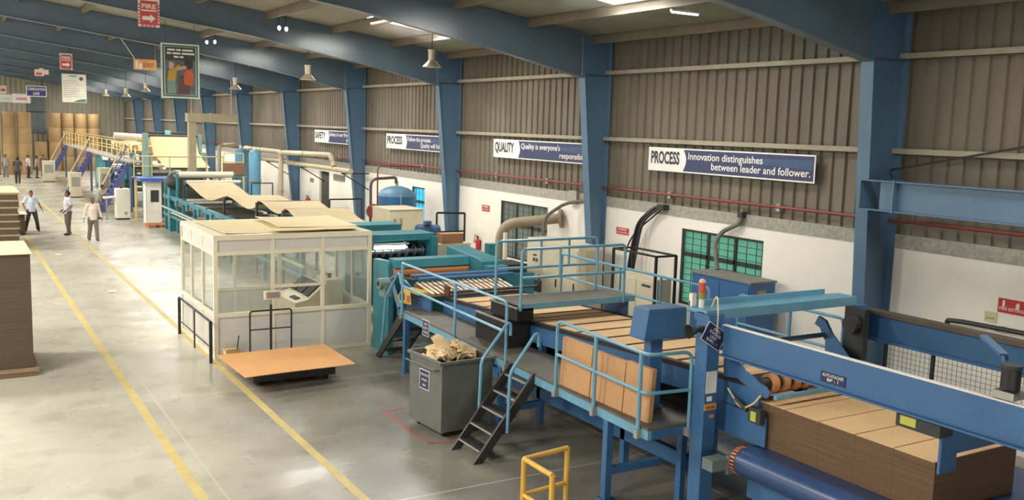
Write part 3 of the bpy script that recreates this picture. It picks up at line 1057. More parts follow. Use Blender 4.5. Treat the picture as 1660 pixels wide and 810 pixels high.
# piles of cut board on the belt
ys = [8.10, 7.60, 7.10, 6.60, 6.11, 5.62]
CARD_SIDE = mat('stacked_board_edges', rgb(120, 94, 68), .9, var=.12, scale=1.5, stretch=(.6, .6, 60), col2=rgb(90, 70, 50))
for i in range(5):
    nm = ['nearest the belt conveyor', 'second from the belt conveyor', 'middle one of five', 'second from the backstop', 'against the backstop at the near end'][i]
    t = thing('board_pile', 'tall pile of kraft sheets under the stacker, %s' % nm, 'cardboard stack', (9.1, (ys[i]+ys[i+1])/2, 1.132), 'board piles under the stacker')
    make('stack', B().box(8.45, 9.86, ys[i+1]+.001, ys[i]-.001, 1.132, 1.682), CARD_SIDE, t)
    make('top_sheet', B().box(8.44, 9.87, ys[i+1]+.008, ys[i]-.008, 1.683, 1.69), CARD, t)

# ---- scrap bin ------------------------------------------------------------------
t = thing('scrap_bin', 'large grey green steel bin on castors heaped with torn board', 'bin', (6.93, 12.98, 0))
A = math.radians(5)
u, v = Vector((math.cos(A), math.sin(A), 0)), Vector((-math.sin(A), math.cos(A), 0))
o = Vector((6.54, 12.84, 0))
wx, wy, zb, zt = .96, 1.0, .10, 1.22


def bp(a, c, z):
    q = o+u*a+v*c
    return (q.x, q.y, z)


th = .02
make('side_panel', B().prism([bp(0, 0, zb), bp(wx, 0, zb), bp(wx, th, zb), bp(0, th, zb)], (0, 0, zt-zb)), BIN_GREY, t)
make('side_panel', B().prism([bp(0, wy-th, zb), bp(wx, wy-th, zb), bp(wx, wy, zb), bp(0, wy, zb)], (0, 0, zt-zb)), BIN_GREY, t)
make('side_panel', B().prism([bp(0, th, zb), bp(th, th, zb), bp(th, wy-th, zb), bp(0, wy-th, zb)], (0, 0, zt-zb)), BIN_GREY, t)
make('side_panel', B().prism([bp(wx-th, th, zb), bp(wx, th, zb), bp(wx, wy-th, zb), bp(wx-th, wy-th, zb)], (0, 0, zt-zb)), BIN_GREY, t)
make('floor_panel', B().prism([bp(th, th, zb), bp(wx-th, th, zb), bp(wx-th, wy-th, zb), bp(th, wy-th, zb)], (0, 0, .02)), BIN_GREY, t)
b = B()
for a0, c0, a1, c1 in ((-.02, -.02, wx+.02, -.02), (wx+.02, -.02, wx+.02, wy+.02), (wx+.02, wy+.02, -.02, wy+.02), (-.02, wy+.02, -.02, -.02)):
    b.bar(bp(a0, c0, zt), bp(a1, c1, zt), .05, .04)
make('rim', b, BIN_GREY, t)
make('push_handle', B().tube(fillet([bp(-.02, .05, zt-.12), bp(-.12, .05, zt-.10), bp(-.12, wy-.05, zt-.10), bp(-.02, wy-.05, zt-.12)], .05), .014, 8), BIN_GREY, t, smooth=True)
for a in (.12, wx-.12):
    for c in (.12, wy-.12):
        q = bp(a, c, .055)
        make('castor', B().tube([(q[0]-.02, q[1], q[2]), (q[0]+.02, q[1], q[2])], .054, 14).box(q[0]-.03, q[0]+.03, q[1]-.03, q[1]+.03, .10, zb), RUBBER, t)
notice('label', '', bp(-.006, .52, .85), tuple(-v), (0, 0, 1), .30, .32, NAVY, SIGN_WHITE, [('CORRUGATION', .038, .25), ('WASTE', .038, .17), ('BIN', .038, .1)], SIGN_WHITE, parent=t)
rr = random.Random(11)
SCRAP = mat('torn_kraft_scrap', rgb(238, 210, 164), .85, var=.08)
for i in range(22):
    a, c = rr.uniform(.15, wx-.15), rr.uniform(.15, wy-.15)
    h = 1.14+.22*math.exp(-((a-.55)**2+(c-.5)**2)*6)
    q = Vector(bp(a, c, h))
    an, ti, tj = rr.uniform(0, PI), rr.uniform(-.6, .6), rr.uniform(-.6, .6)
    big = i < 2
    if i == 0:
        q, an, ti, tj = Vector(bp(.50, .58, 1.36)), .6, .75, .2
    if i == 1:
        q, an, ti, tj = Vector(bp(.74, .45, 1.34)), 1.9, .5, -.5
    s1, s2 = (.20, .24) if big else (rr.uniform(.08, .17), rr.uniform(.06, .13))
    R_ = Matrix.Rotation(an, 3, 'Z') @ Matrix.Rotation(ti, 3, 'X') @ Matrix.Rotation(tj, 3, 'Y')
    cu = rr.uniform(1.5, 4.5)
    jit = [rr.uniform(.8, 1.15) for _ in range(9)]
    b = B()

    def fn(x, y, R_=R_, q=q, s1=s1, s2=s2, cu=cu, jit=jit):
        x, y = x*2-1, y*2-1
        k = jit[int((math.atan2(y, x)+PI)/(2*PI)*8.999) % 9]
        return q+R_ @ Vector((x*s1*k, y*s2*k, -cu*(x*s1)**2+.02*math.sin(y*5+x*3)))
    b.sheet(fn, 8, 8, .006)
    nm = ['largest curled piece standing up in the heap', 'big folded flap on the right of the heap'][i] if i < 2 else None
    tag(make('board_scrap', b, SCRAP), ('%s of torn board in the grey bin' % nm) if nm else 'torn kraft board scrap heaped in the grey green bin', 'cardboard scrap', 'torn scraps in the grey bin')

# ---- yellow guard rail ----------------------------------------------------------
t = thing('guard_rail', 'yellow L-shaped tube guard rail standing on the floor at the bottom edge', 'guard rail', (5.9, 9.2, 0))
P3 = [(6.56, 9.38), (5.86, 9.28), (5.86, 8.66)]
make('top_rail', B().tube([(P3[0][0], P3[0][1], .95), (P3[1][0], P3[1][1], .95)], .032, 12), YELLOW, t, smooth=True)
make('top_rail', B().tube([(P3[1][0], P3[1][1], .95), (P3[2][0], P3[2][1], .95)], .032, 12), YELLOW, t, smooth=True)
make('mid_rail', B().tube([(P3[0][0], P3[0][1], .50), (P3[1][0], P3[1][1], .50)], .028, 12), YELLOW, t, smooth=True)
make('mid_rail', B().tube([(P3[1][0], P3[1][1], .50), (P3[2][0], P3[2][1], .50)], .028, 12), YELLOW, t, smooth=True)
for x, y in P3:
    make('post', B().tube([(x, y, 0), (x, y, .95)], .034, 12), YELLOW, t, smooth=True)
    make('base_plate', B().box(x-.07, x+.07, y-.07, y+.07, 0, .012), YELLOW, t)
# ================================================================== glazed operator cabin
CLEAR = glass_mat('cabin_glass', (.95, .96, .94, 1), .25, .10)
t = thing('operator_cabin', 'cream framed glazed cabin with pale grey panels and board sheets on its roof', 'cabin', (6.3, 20.85, 0))
X0, X1, Y0, Y1, HT = 4.60, 8.03, 19.30, 22.40, 2.53
SILL, TRAN = .91, 2.18
for x, y in ((X0, Y0), (X1-.08, Y0), (X0, Y1-.08), (X1-.08, Y1-.08)):
    make('corner_post', B().box(x, x+.08, y, y+.08, 0, HT), CREAM, t)
FM = (5.82, 6.91)
for y in (Y0, Y1-.07):
    for x in FM:
        make('mullion', B().box(x-.035, x+.035, y+.005, y+.065, 0, HT), CREAM, t)
SM = (20.35, 21.4)
for x in (X0, X1-.07):
    for y in SM:
        make('mullion', B().box(x+.005, x+.065, y-.03, y+.03, 0, HT), CREAM, t)
for z, h in ((.0, .06), (SILL-.04, .08), (TRAN-.03, .07), (HT-.07, .07)):
    make('front_rail', B().box(X0+.08, X1-.08, Y0-.004, Y0+.07, z, z+h), CREAM, t)
    make('back_rail', B().box(X0+.08, X1-.08, Y1-.07, Y1+.004, z, z+h), CREAM, t)
    make('side_rail', B().box(X0-.004, X0+.07, Y0+.08, Y1-.08, z, z+h), CREAM, t)
    make('side_rail', B().box(X1-.07, X1+.004, Y0+.08, Y1-.08, z, z+h), CREAM, t)
make('hatch_rail', B().box(FM[0]+.035, FM[1]-.035, Y0, Y0+.06, 1.42, 1.47), CREAM, t)
xs = [X0+.08, FM[0], FM[1], X1-.08]
for a, c in zip(xs, xs[1:]):
    for y in (Y0+.02, Y1-.05):
        make('lower_panel', B().box(a+.03, c-.03, y, y+.03, .06, SILL-.04), PANEL_GREY, t)
        make('upper_panel', B().box(a+.03, c-.03, y, y+.03, TRAN+.04, HT-.07), PANEL_GREY, t)
        if not (a == FM[0] and y < 20):
            make('pane', B().box(a+.03, c-.03, y+.01, y+.016, SILL+.04, TRAN-.03), CLEAR, t)
make('pane', B().box(FM[0]+.03, FM[1]-.03, Y0+.03, Y0+.036, 1.47, TRAN-.03), CLEAR, t)
ys_ = [Y0+.08, SM[0], SM[1], Y1-.08]
for a, c in zip(ys_, ys_[1:]):
    for x in (X0+.02, X1-.05):
        make('lower_panel', B().box(x, x+.03, a+.03, c-.03, .06, SILL-.04), PANEL_GREY, t)
        make('upper_panel', B().box(x, x+.03, a+.03, c-.03, TRAN+.04, HT-.07), PANEL_GREY, t)
        make('pane', B().box(x+.01, x+.016, a+.03, c-.03, SILL+.04, TRAN-.03), CLEAR, t)
make('roof_panel', B().box(X0, X1, Y0, Y1, HT, HT+.03), CREAM, t)


def curled(name, label, c, sx_, sy_, ang, z, m, cat, group=None, curl=.03, th=.012, seed=0):
    rr = random.Random(seed)
    ca, sa = math.cos(ang), math.sin(ang)
    ph = rr.uniform(0, 6)

    def fn(a, e):
        a, e = a*2-1, e*2-1
        x, y = a*sx_/2, e*sy_/2
        zz = z+th+curl*(abs(a)**3*.6+.4*max(0, math.sin(2.2*a+1.3*e+ph)))
        return (c[0]+x*ca-y*sa, c[1]+x*sa+y*ca, zz)
    b = B().sheet(fn, 12, 10, th)
    return tag(make(name, b, m), label, cat, group)


curled('cardboard_sheet', 'wide pale board sheet lying across the left half of the cabin roof', (5.95, 20.75), 2.2, 2.5, .02, HT+.03, CARD_PALE, 'cardboard sheet', 'sheets on the cabin roof', .035, seed=1)
curled('cardboard_sheet', 'pale board sheet on the right half of the cabin roof, topmost', (7.05, 20.95), 1.75, 2.3, -.06, HT+.085, CARD_PALE, 'cardboard sheet', 'sheets on the cabin roof', .03, seed=5)
curled('cardboard_sheet', 'narrow pale board sheet along the front edge of the cabin roof', (6.85, 19.62), 1.9, .45, .03, HT+.075, CARD_PALE, 'cardboard sheet', 'sheets on the cabin roof', .01, seed=9)

make('added_lamp_body', B().box(5.6, 7.0, 20.8, 20.95, HT-.06, HT-.001), WHITE, t)  # lamp body added with its glow strip to brighten the cabin interior
make('added_lamp_glow', B().box(5.62, 6.98, 20.82, 20.93, HT-.07, HT-.0605), emit_mat('cool_tube', (.92, .97, 1, 1), 9), t)
area('cabin_fill', (6.3, 20.87, HT-.09), (0, 0, 0), 1.4, 0.12, 9, (1, .98, .94))  # added fill light inside the cabin
# console inside the cabin
t = thing('control_desk', 'beige sloping control desk with three dark screens inside the cabin', 'control desk', (7.2, 20.8, 0))
make('desk_body', B().prism([(6.62, 20.3, 0), (7.42, 20.3, 0), (7.42, 20.3, 1.22), (7.30, 20.3, 1.25), (6.92, 20.3, .92), (6.62, 20.3, .86)], (0, 1.5, 0)), BEIGE, t)
make('side_cabinet', B().box(7.44, 7.84, 20.55, 21.3, 0, 1.3), BEIGE, t)
for i in range(3):
    y = 20.42+i*.46
    a, c = Vector((6.94, y, .955)), Vector((7.285, y, 1.255))
    d = (c-a)
    n = Vector((-d.z, 0, d.x)).normalized()
    make('screen', B().obox((a+c)/2+Vector((0, .2, 0))+n*.01, d/2*.9, (0, .19, 0), n*.012), DARK, t)
make('keypad', B().obox((6.77, 20.8, .905), (.06, 0, .012), (0, .2, 0), (0, 0, .01)), DARK, t)
tag(make('plant_pot', B().lathe((7.64, 20.9, 1.301), [(.04, 0), (.06, .10), (.065, .10)], 10), mat('maroon_plastic', rgb(110, 44, 50), .5)), 'small maroon container standing on the side cabinet in the cabin', 'container')

# black rail beside the cabin
t = thing('guard_rail', 'thin black guard rail along the left side of the cabin', 'guard rail', (4.47, 20.5, 0))
make('top_rail', B().tube([(4.47, 19.06, .85), (4.47, 22.02, .85)], .022, 8), BLACK, t, smooth=True)
make('mid_rail', B().tube([(4.47, 19.06, .32), (4.47, 22.02, .32)], .012, 8), BLACK, t, smooth=True)
for y in (19.06, 22.02):
    make('post', B().box(4.44, 4.50, y-.025, y+.025, 0, .85), BLACK, t)
make('post', B().box(4.455, 4.485, 20.5, 20.53, 0, .85), BLACK, t)

# weighing scale with a big sheet on it
t = thing('platform_scale', 'platform weighing scale with a black rail and a small display in front of the cabin', 'scale', (5.5, 17.8, 0))
make('platform', B().box(4.75, 6.35, 17.0, 18.45, .07, .30), DARK, t, bevel=.01)
for x in (4.9, 6.2):
    for y in (17.15, 18.3):
        make('foot', B().tube([(x, y, 0), (x, y, .07)], .05, 10), RUBBER, t)
make('hoop_rail', B().tube(fillet([(5.13, 18.58, 0), (5.13, 18.58, 1.10), (5.98, 18.58, 1.10), (5.98, 18.58, 0)], .06), .018, 8), BLACK, t, smooth=True)
make('cross_rail', B().tube([(5.13, 18.58, .72), (5.98, 18.58, .72)], .014, 8), BLACK, t, smooth=True)
make('pole', B().tube([(5.555, 18.58, 0), (5.555, 18.58, 1.22)], .026, 8), BLACK, t, smooth=True)
make('pole_collar', B().tube([(5.555, 18.58, 1.22), (5.555, 18.58, 1.33)], .018, 8), CHROME, t, smooth=True)
ds = make('display', B().prism([(5.42, 18.50, 1.33), (5.42, 18.64, 1.33), (5.42, 18.64, 1.49), (5.42, 18.54, 1.49)], (.33, 0, 0)), BEIGE, t, bevel=.01)
make('readout', B().obox((5.585, 18.513, 1.42), (.13, 0, 0), (0, .012, .055), (0, -.004, .001)), mat('grey_readout', rgb(150, 132, 124), .4), ds)
b = B().sheet(lambda i, j: (4.45+2.165*i-.05*j*(1-i), 16.43+.19*i+(1.87-.13*i)*j, .345+.012*math.sin(3*i+1)*(1-j)), 14, 10, .012)
tag(make('cardboard_sheet', b, mat('warm_kraft_board', rgb(218, 162, 104), .8, var=.05)), 'very large kraft board sheet lying on the platform scale in front of the cabin', 'cardboard sheet')
t = thing('carton', 'small brown carton with a stick standing at the foot of the cabin', 'carton', (4.9, 19.1, 0))
make('body', B().box(4.74, 5.02, 18.95, 19.2, 0, .25), CARD, t, bevel=.005)
make('flap', B().bar((4.74, 18.95, .25), (4.70, 18.95, .30), .01, .02).prism([(4.74, 18.94, .25), (5.02, 18.94, .25), (5.02, 18.86, .29), (4.74, 18.86, .29)], (0, 0, .004)), CARD, t)
make('stick', B().tube([(4.99, 19.05, .2), (5.04, 19.08, .52)], .012, 6), BLACK, t)

# ================================================================== teal cut-off machine
t = thing('cutoff_machine', 'teal cut-off machine with a brown drum and slatted delivery behind the walkway', 'cutting machine', (9.1, 18.5, 0))
make('end_frame', B().prism([(7.98, 18.25, 0), (7.98, 19.1, 0), (7.98, 19.1, 1.98), (7.98, 18.4, 2.02), (7.98, 18.3, 1.95), (7.98, 18.25, 1.6)], (.12, 0, 0)), TEAL, t, bevel=.01)
make('end_frame', B().prism([(9.88, 17.6, 0), (9.88, 19.3, 0), (9.88, 19.3, 2.16), (9.88, 17.85, 2.07), (9.88, 17.6, 2.02)], (.5, 0, 0)), TEAL, t, bevel=.01)
make('hood_beam', B().prism([(8.08, 18.15, 1.88), (8.08, 18.2, 2.06), (8.08, 18.48, 2.07), (8.08, 18.48, 1.88)], (1.8, 0, 0)), TEAL, t, bevel=.008)
make('back_panel', B().box(8.08, 9.88, 18.9, 19.0, .2, 1.80), TEAL, t)
make('drum', B().tube([(8.09, 18.25, 1.78), (9.87, 18.25, 1.78)], .105, 18), mat('brown_drum_cover', rgb(190, 124, 74), .7, var=.08), t, smooth=True)
make('lower_beam', B().box(8.08, 9.88, 17.7, 18.0, .9, 1.3), TEAL, t)
for i in range(9):
    x = 8.24+i*.19
    make('feed_finger', B().bar((x, 18.1, 1.70), (x, 17.45, 1.74), .10, .02), mat('dark_brown_web', rgb(94, 68, 46), .8), t)
for y, z in ((17.40, 1.84), (17.22, 1.86), (17.02, 1.83)):
    make('layboy_tube', B().tube([(8.10, y, z), (10.3, y, z)], .035, 10), MACH_BLUE, t, smooth=True)
for i in range(17):
    x = 8.20+i*.118
    make('delivery_strip', B().bar((x, 17.32, 1.71), (x, 16.55, 1.60), .055, .012), mat('pale_delivery_strip', rgb(246, 234, 212), .7, var=.03), t)
make('delivery_bed', B().prism([(8.14, 17.36, 1.665), (8.14, 16.55, 1.565), (8.14, 16.55, 1.545), (8.14, 17.36, 1.645)], (2.0, 0, 0)), mat('kraft_under_strips', rgb(170, 120, 76), .8), t)
make('squeeze_bar', B().tube([(8.5, 16.48, 1.63), (10.6, 16.48, 1.63)], .03, 10), mat('slate_bar', rgb(96, 110, 118), .45, metal=.4), t, smooth=True)
make('bar_bracket', B().box(8.46, 8.50, 16.4, 16.6, 1.45, 1.75), mat('rusty_bracket', rgb(104, 62, 44), .7), t)
make('bar_bracket', B().box(10.58, 10.64, 16.4, 16.6, 1.50, 1.75), DARK, t)
for x in (8.12, 10.24):
    make('layboy_side', B().prism([(x, 17.8, 1.1), (x, 16.5, 1.15), (x, 16.5, 1.5), (x, 17.5, 1.62), (x, 17.8, 1.7)], (.04, 0, 0)), MACH_BLUE, t)
gm = make('gear_motor', B().tube([(7.85, 17.95, 1.62), (7.62, 17.95, 1.62)], .12, 14).box(7.70, 7.855, 17.8, 18.1, 1.35, 1.66), mat('grey_green_motor', rgb(112, 140, 138), .5), t, smooth=True)
make('motor_cap', B().tube([(7.62, 17.95, 1.62), (7.60, 17.95, 1.62)], .05, 10), DARK, gm)
make('side_arm', B().bar((7.80, 17.72, 1.75), (7.72, 17.1, 1.25), .06, .07).bar((7.80, 17.72, 1.75), (7.82, 17.3, 1.95), .05, .05), mat('slate_arm', rgb(92, 120, 150), .5), t)
wp = make('warning_plate', B().prism([(7.90, 17.75, 1.27), (7.90, 16.95, 1.33), (7.90, 17.0, 1.58), (7.90, 17.35, 1.62)], (.01, 0, 0)), mat('yellow_warning', rgb(224, 196, 96), .5, var=.1), t)
make('pictogram', B().box(7.893, 7.899, 17.0, 17.14, 1.36, 1.5), mat('red_orange_mark', rgb(210, 110, 50), .5), wp)
make('pictogram', B().box(7.893, 7.899, 17.25, 17.29, 1.38, 1.52).box(7.893, 7.899, 17.34, 17.38, 1.36, 1.5).box(7.893, 7.899, 17.43, 17.47, 1.34, 1.48), SIGN_BLACK, wp)
make('yellow_tray', B().box(7.95, 8.36, 16.7, 17.3, 1.56, 1.62), mat('yellow_warning', rgb(224, 196, 96), .5), t)
make('side_gap_cover', B().box(9.9, 10.36, 17.3, 17.59, 1.2, 1.95), TEAL, t)

# ================================================================== slitter behind it
t = thing('slitter_machine', 'teal slitter bridge with a bright tube lamp behind the cabin corner', 'slitting machine', (9.2, 20.6, 0))
make('top_beam', B().box(8.24, 9.92, 20.0, 20.75, 2.22, 2.38), TEAL, t, bevel=.008)
make('end_frame', B().box(9.80, 9.98, 19.95, 20.9, 0, 2.30), TEAL, t, bevel=.008)
make('end_frame', B().box(8.16, 8.26, 19.95, 20.9, 0, 2.36), TEAL, t, bevel=.008)
make('back_panel', B().box(8.26, 9.8, 20.7, 20.78, .6, 2.2), mat('dark_teal', rgb(40, 84, 88), .5), t)
make('slitting_shaft', B().tube([(8.26, 20.3, 1.95), (9.8, 20.3, 1.95)], .07, 12), CHROME, t, smooth=True)
for i in range(7):
    x = 8.5+i*.2
    make('blade', B().tube([(x, 20.3, 1.95), (x+.02, 20.3, 1.95)], .14, 18), CHROME, t, smooth=True)
lm = make('lamp_housing', B().box(8.27, 9.18, 19.86, 19.96, 2.155, 2.185), WHITE, t)
make('tube_lamp', B().tube([(8.29, 19.90, 2.10), (9.14, 19.90, 2.09)], .04, 10), emit_mat('cool_tube', (.92, .97, 1, 1), 9), lm, smooth=True)
for x in (8.3, 9.12):
    make('lamp_bracket', B().box(x-.015, x+.015, 19.86, 20.0, 2.05, 2.21), GALV, lm)
t = thing('web_guide_frame', 'teal box beam frame behind the cabin roof, in front of the canvas web', 'machine frame', (9.4, 22.4, 0))
make('top_beam', B().box(8.55, 10.05, 22.2, 23.0, 2.16, 2.36), TEAL, t, bevel=.008)
make('leg', B().box(9.9, 10.05, 22.25, 22.95, 0, 2.15), TEAL, t)
make('leg', B().box(8.55, 8.7, 22.25, 22.95, 0, 2.15), TEAL, t)
make('guide_roller', B().tube([(8.7, 22.1, 2.0), (9.9, 22.1, 2.0)], .06, 12), CHROME, t, smooth=True)
for s_ in (8.62, 9.96):
    make('roller_bracket', B().box(s_-.05, s_+.05, 22.03, 22.2, 1.93, 2.07), TEAL, t)

# blue motor and cabinets to the right of the slitter
t = thing('electrical_cabinet', 'cream electrical cabinet right of the slitter carrying a blue motor', 'cabinet', (10.6, 21.3, 0))
make('body', B().box(10.05, 11.3, 20.75, 22.0, 0, 2.0), BEIGE, t, bevel=.01)
make('door', B().box(10.1, 11.25, 20.735, 20.75, .1, 1.9), BEIGE, t)
make('handle', B().box(11.1, 11.14, 20.71, 20.735, 1.0, 1.2), DARK, t)
t = thing('electric_motor', 'big blue finned electric motor on top of the cream cabinet', 'motor', (10.4, 21.4, 2.0))
make('motor_body', B().tube([(10.12, 21.4, 2.25), (10.58, 21.4, 2.25)], .17, 20), mat('motor_blue', rgb(64, 100, 140), .45), t, smooth=True)
for k in range(8):
    make('fin', B().tube([(10.16+k*.045, 21.4, 2.25), (10.172+k*.045, 21.4, 2.25)], .185, 20), mat('motor_blue', rgb(64, 100, 140), .45), t)
make('fan_cover', B().tube([(10.585, 21.4, 2.25), (10.70, 21.4, 2.25)], .165, 20), mat('motor_blue', rgb(64, 100, 140), .45), t, smooth=True)
make('terminal_box', B().box(10.28, 10.44, 21.25, 21.40, 2.43, 2.52), mat('motor_blue', rgb(64, 100, 140), .45), t)
make('motor_foot', B().box(10.2, 10.55, 21.24, 21.56, 2.0, 2.09), DARK, t)
t = thing('cardboard_box', 'closed brown cardboard box standing on the cream cabinet', 'box', (10.9, 20.95, 2.0))
make('carton_body', B().box(10.52, 11.1, 20.78, 21.15, 2.001, 2.24), mat('brown_carton', rgb(170, 122, 84), .8), t)
make('tape', B().box(10.52, 11.1, 20.94, 20.99, 2.2405, 2.242), BEIGE, t)
t = thing('pipe_stand', 'thin dark steel frame standing against the wall right of the blue tank', 'stand', (12.4, 24, 0))
make('frame', B().tube(fillet([(11.95, 24.0, 0), (11.95, 24.0, 2.45), (12.85, 24.0, 2.42), (12.85, 24.0, 0)], .03, 2), .03, 6), BLACK, t)
make('shelf_bar', B().tube([(11.95, 24.0, 1.9), (12.85, 24.0, 1.9)], .025, 6), BLACK, t)

t = thing('electrical_cabinet', 'cream cabinet with two louvre patches in front of the blue tank', 'cabinet', (11.7, 26, 0))
make('body', B().box(11.15, 12.25, 25.5, 26.8, 0, 2.40), BEIGE, t, bevel=.01)
for x in (11.28, 11.48):
    make('louvre', B().box(x, x+.09, 25.49, 25.5, 1.95, 2.15), GALV, t)
make('top_lid', B().box(11.13, 12.27, 25.48, 26.82, 2.401, 2.42), BEIGE, t)

# ================================================================== tank with domed top
t = thing('storage_tank', 'big blue domed steel tank standing by the white wall', 'tank', (13.15, 29.5, 0))
TB = mat('tank_blue', rgb(46, 104, 152), .45, var=.08, scale=1.5)
make('shell', B().lathe((13.15, 29.5, 0), [(.66, .25), (.66, 2.5)], 28), TB, t, smooth=True)
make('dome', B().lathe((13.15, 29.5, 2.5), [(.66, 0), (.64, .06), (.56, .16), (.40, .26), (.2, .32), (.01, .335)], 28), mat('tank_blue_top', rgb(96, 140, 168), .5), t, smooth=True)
for k in range(3):
    a_ = k*2*PI/3+.5
    make('leg', B().box(13.15+.5*math.cos(a_)-.05, 13.15+.5*math.cos(a_)+.05, 29.5+.5*math.sin(a_)-.05, 29.5+.5*math.sin(a_)+.05, 0, .3), TB, t)
make('outlet_pipe', B().tube([(13.15, 29.5, 2.8), (13.15, 29.5, 3.0)], .05, 10), GALV, t, smooth=True)
make('level_pipe', B().tube([(13.0, 28.80, .4), (13.0, 28.80, 2.7)], .02, 6), GALV, t)
t = thing('hose_reel', 'round red fire hose reel on a dark riser left of the blue tank', 'hose reel', (12.05, 29.0, 0))
make('riser_pipe', B().tube(fillet([(12.0, 29, 0), (12.0, 29, 3.1), (12.9, 29, 3.15), (12.9, 29, 2.95)], .25, 5), .05, 8), mat('dark_riser', rgb(96, 78, 70), .5), t, smooth=True)
make('riser_pipe', B().tube(fillet([(12.24, 29, 0), (12.24, 29, 3.5), (12.5, 29, 3.55), (13.8, 29, 3.5)], .12, 5), .028, 8), RED_PIPE, t, smooth=True)
make('reel', B().tube([(12.06, 28.88, 2.05), (12.06, 28.95, 2.05)], .24, 18), RED_PIPE, t, smooth=True)
make('reel_hub', B().tube([(12.16, 28.82, 2.05), (12.16, 28.88, 2.05)], .15, 14), DARK, t, smooth=True)

# ================================================================== along the white wall
t = thing('electrical_cabinet', 'deep blue metal cabinet under the green window', 'cabinet', (13.75, 14.1, 0))
make('body', B().box(13.47, 14.15, 13.23, 14.93, .08, 2.0), DEEP_BLUE, t, bevel=.01)
make('top_lid', B().box(13.45, 14.17, 13.21, 14.95, 2.0, 2.04), mat('dusty_grey_lid', rgb(130, 130, 122), .7), t)
make('plinth', B().box(13.5, 14.12, 13.26, 14.9, 0, .08), BLACK, t)
make('door', B().box(13.455, 13.47, 13.27, 14.07, .14, 1.94), DEEP_BLUE, t)
make('door', B().box(13.455, 13.47, 14.09, 14.89, .14, 1.94), DEEP_BLUE, t)
make('label', B().box(13.66, 13.90, 13.222, 13.228, 1.55, 1.86), mat('tan_label', rgb(176, 150, 110), .6), t)
t = thing('cable_conduit', 'bent grey conduit dropping from the wall ledge to the blue cabinet', 'conduit', (14.1, 14.7, 2.0))
make('pipe', B().tube(fillet([(14.34, 14.45, 3.35), (14.30, 14.45, 3.06), (14.28, 14.95, 2.84), (14.1, 14.98, 2.6), (14.05, 14.80, 2.05)], .2, 5), .05, 8), mat('conduit_grey', rgb(120, 116, 104), .6), t, smooth=True)
make('clamp', B().box(14.26, 14.395, 14.38, 14.52, 3.18, 3.30), DARK, t)
t = thing('cable_bundle', 'thick bundle of black cables arching down from the wall ledge', 'cables', (14.1, 17.5, 1.3))
rr = random.Random(5)
for k in range(6):
    d, e = rr.uniform(-.09, .09), rr.uniform(-.06, .06)
    make('cable', B().tube(fillet([(14.34, 17.0+d*.3, 3.18+e*.4), (14.2, 17.12+d, 3.14+e*.4), (14.08+e*.4, 17.5+d, 2.82), (14.05+e, 17.62+d, 2.2), (14.0+e, 17.72+d, 1.35)], .25, 5), .028, 7), BLACK, t, smooth=True)
make('cable', B().tube(fillet([(14.30, 17.05, 3.1), (14.05, 17.7, 2.5), (14.0, 17.95, 2.0), (13.9, 17.7, 1.3)], .3, 5), .02, 6), BLACK, t, smooth=True)
make('support_bracket', B().box(14.2, 14.395, 16.85, 17.08, 3.12, 3.24), DARK, t)
t = thing('steel_table', 'open dark steel frame table standing behind the right walkway', 'table', (13.2, 16.2, 0))
for x in (12.95, 13.5):
    for y in (15.5, 17.0):
        make('leg', B().box(x-.025, x+.025, y-.025, y+.025, 0, 2.27), BLACK, t)
make('top_frame', B().bar((12.95, 15.5, 2.27), (12.95, 17.0, 2.27), .05, .04).bar((13.5, 15.5, 2.27), (13.5, 17.0, 2.27), .05, .04).bar((12.95, 15.5, 2.27), (13.5, 15.5, 2.27), .05, .04).bar((12.95, 17.0, 2.27), (13.5, 17.0, 2.27), .05, .04), BLACK, t)
t = thing('electrical_cabinet', 'cream electrical cabinet under the hanging black cables', 'cabinet', (13.4, 16.2, 0))
make('body', B().box(13.05, 13.45, 15.55, 16.95, 0, 1.75), BEIGE, t, bevel=.008)
make('door', B().box(13.035, 13.05, 15.6, 16.22, .1, 1.68), BEIGE, t)
make('door', B().box(13.035, 13.05, 16.26, 16.9, .1, 1.68), BEIGE, t)
make('handle', B().box(13.01, 13.035, 16.14, 16.17, .9, 1.1), DARK, t)
make('name_strip', B().box(13.03, 13.036, 15.75, 16.05, 1.55, 1.6), DARK, t)
t = thing('electrical_cabinet', 'tall cream electrical cabinet in front of the grey window', 'cabinet', (13.2, 20, 0))
make('body', B().box(12.98, 13.7, 18.40, 20.75, 0, 2.1), BEIGE, t, bevel=.01)
for y0 in (18.45, 19.23, 20.01):
    make('door', B().box(12.965, 12.98, y0, y0+.70, .1, 2.02), BEIGE, t)
    make('handle', B().box(12.94, 12.965, y0+.08, y0+.11, 1.0, 1.2), DARK, t)
sg = make('marking', B().box(12.955, 12.964, 20.25, 20.42, 1.66, 1.70), DARK, t)
make('marking', B().box(12.955, 12.964, 20.20, 20.27, 1.52, 1.60).box(12.955, 12.964, 20.32, 20.42, 1.52, 1.60), DARK, t)
make('door', B().box(13.2, 13.66, 18.385, 18.40, .1, 2.02), mat('tan_cabinet_end', rgb(196, 182, 152), .5), t)
t = thing('duct_pipe', 'thick taupe pipe coming out of the white wall and bending down', 'duct', (13, 22, 0))
make('elbow_pipe', B().tube(fillet([(14.34, 21.2, 2.52), (13.05, 22.2, 2.28), (13.0, 22.3, 1.0), (13.0, 22.3, 0)], .4, 7), .14, 16), DUCT_M, t, smooth=True)
make('wall_flange', B().tube([(14.30, 21.27, 2.505), (14.36, 21.22, 2.515)], .26, 18), DUCT_M, t, smooth=True)
t = thing('teal_stand', 'teal machine stand at the foot of the taupe pipe', 'stand', (12.2, 20.4, 0))
make('body', B().box(11.6, 12.5, 19.6, 20.9, 0, 1.35), TEAL, t)
make('top_gear', B().box(11.7, 12.4, 19.8, 20.6, 1.35, 1.55), DARK, t)
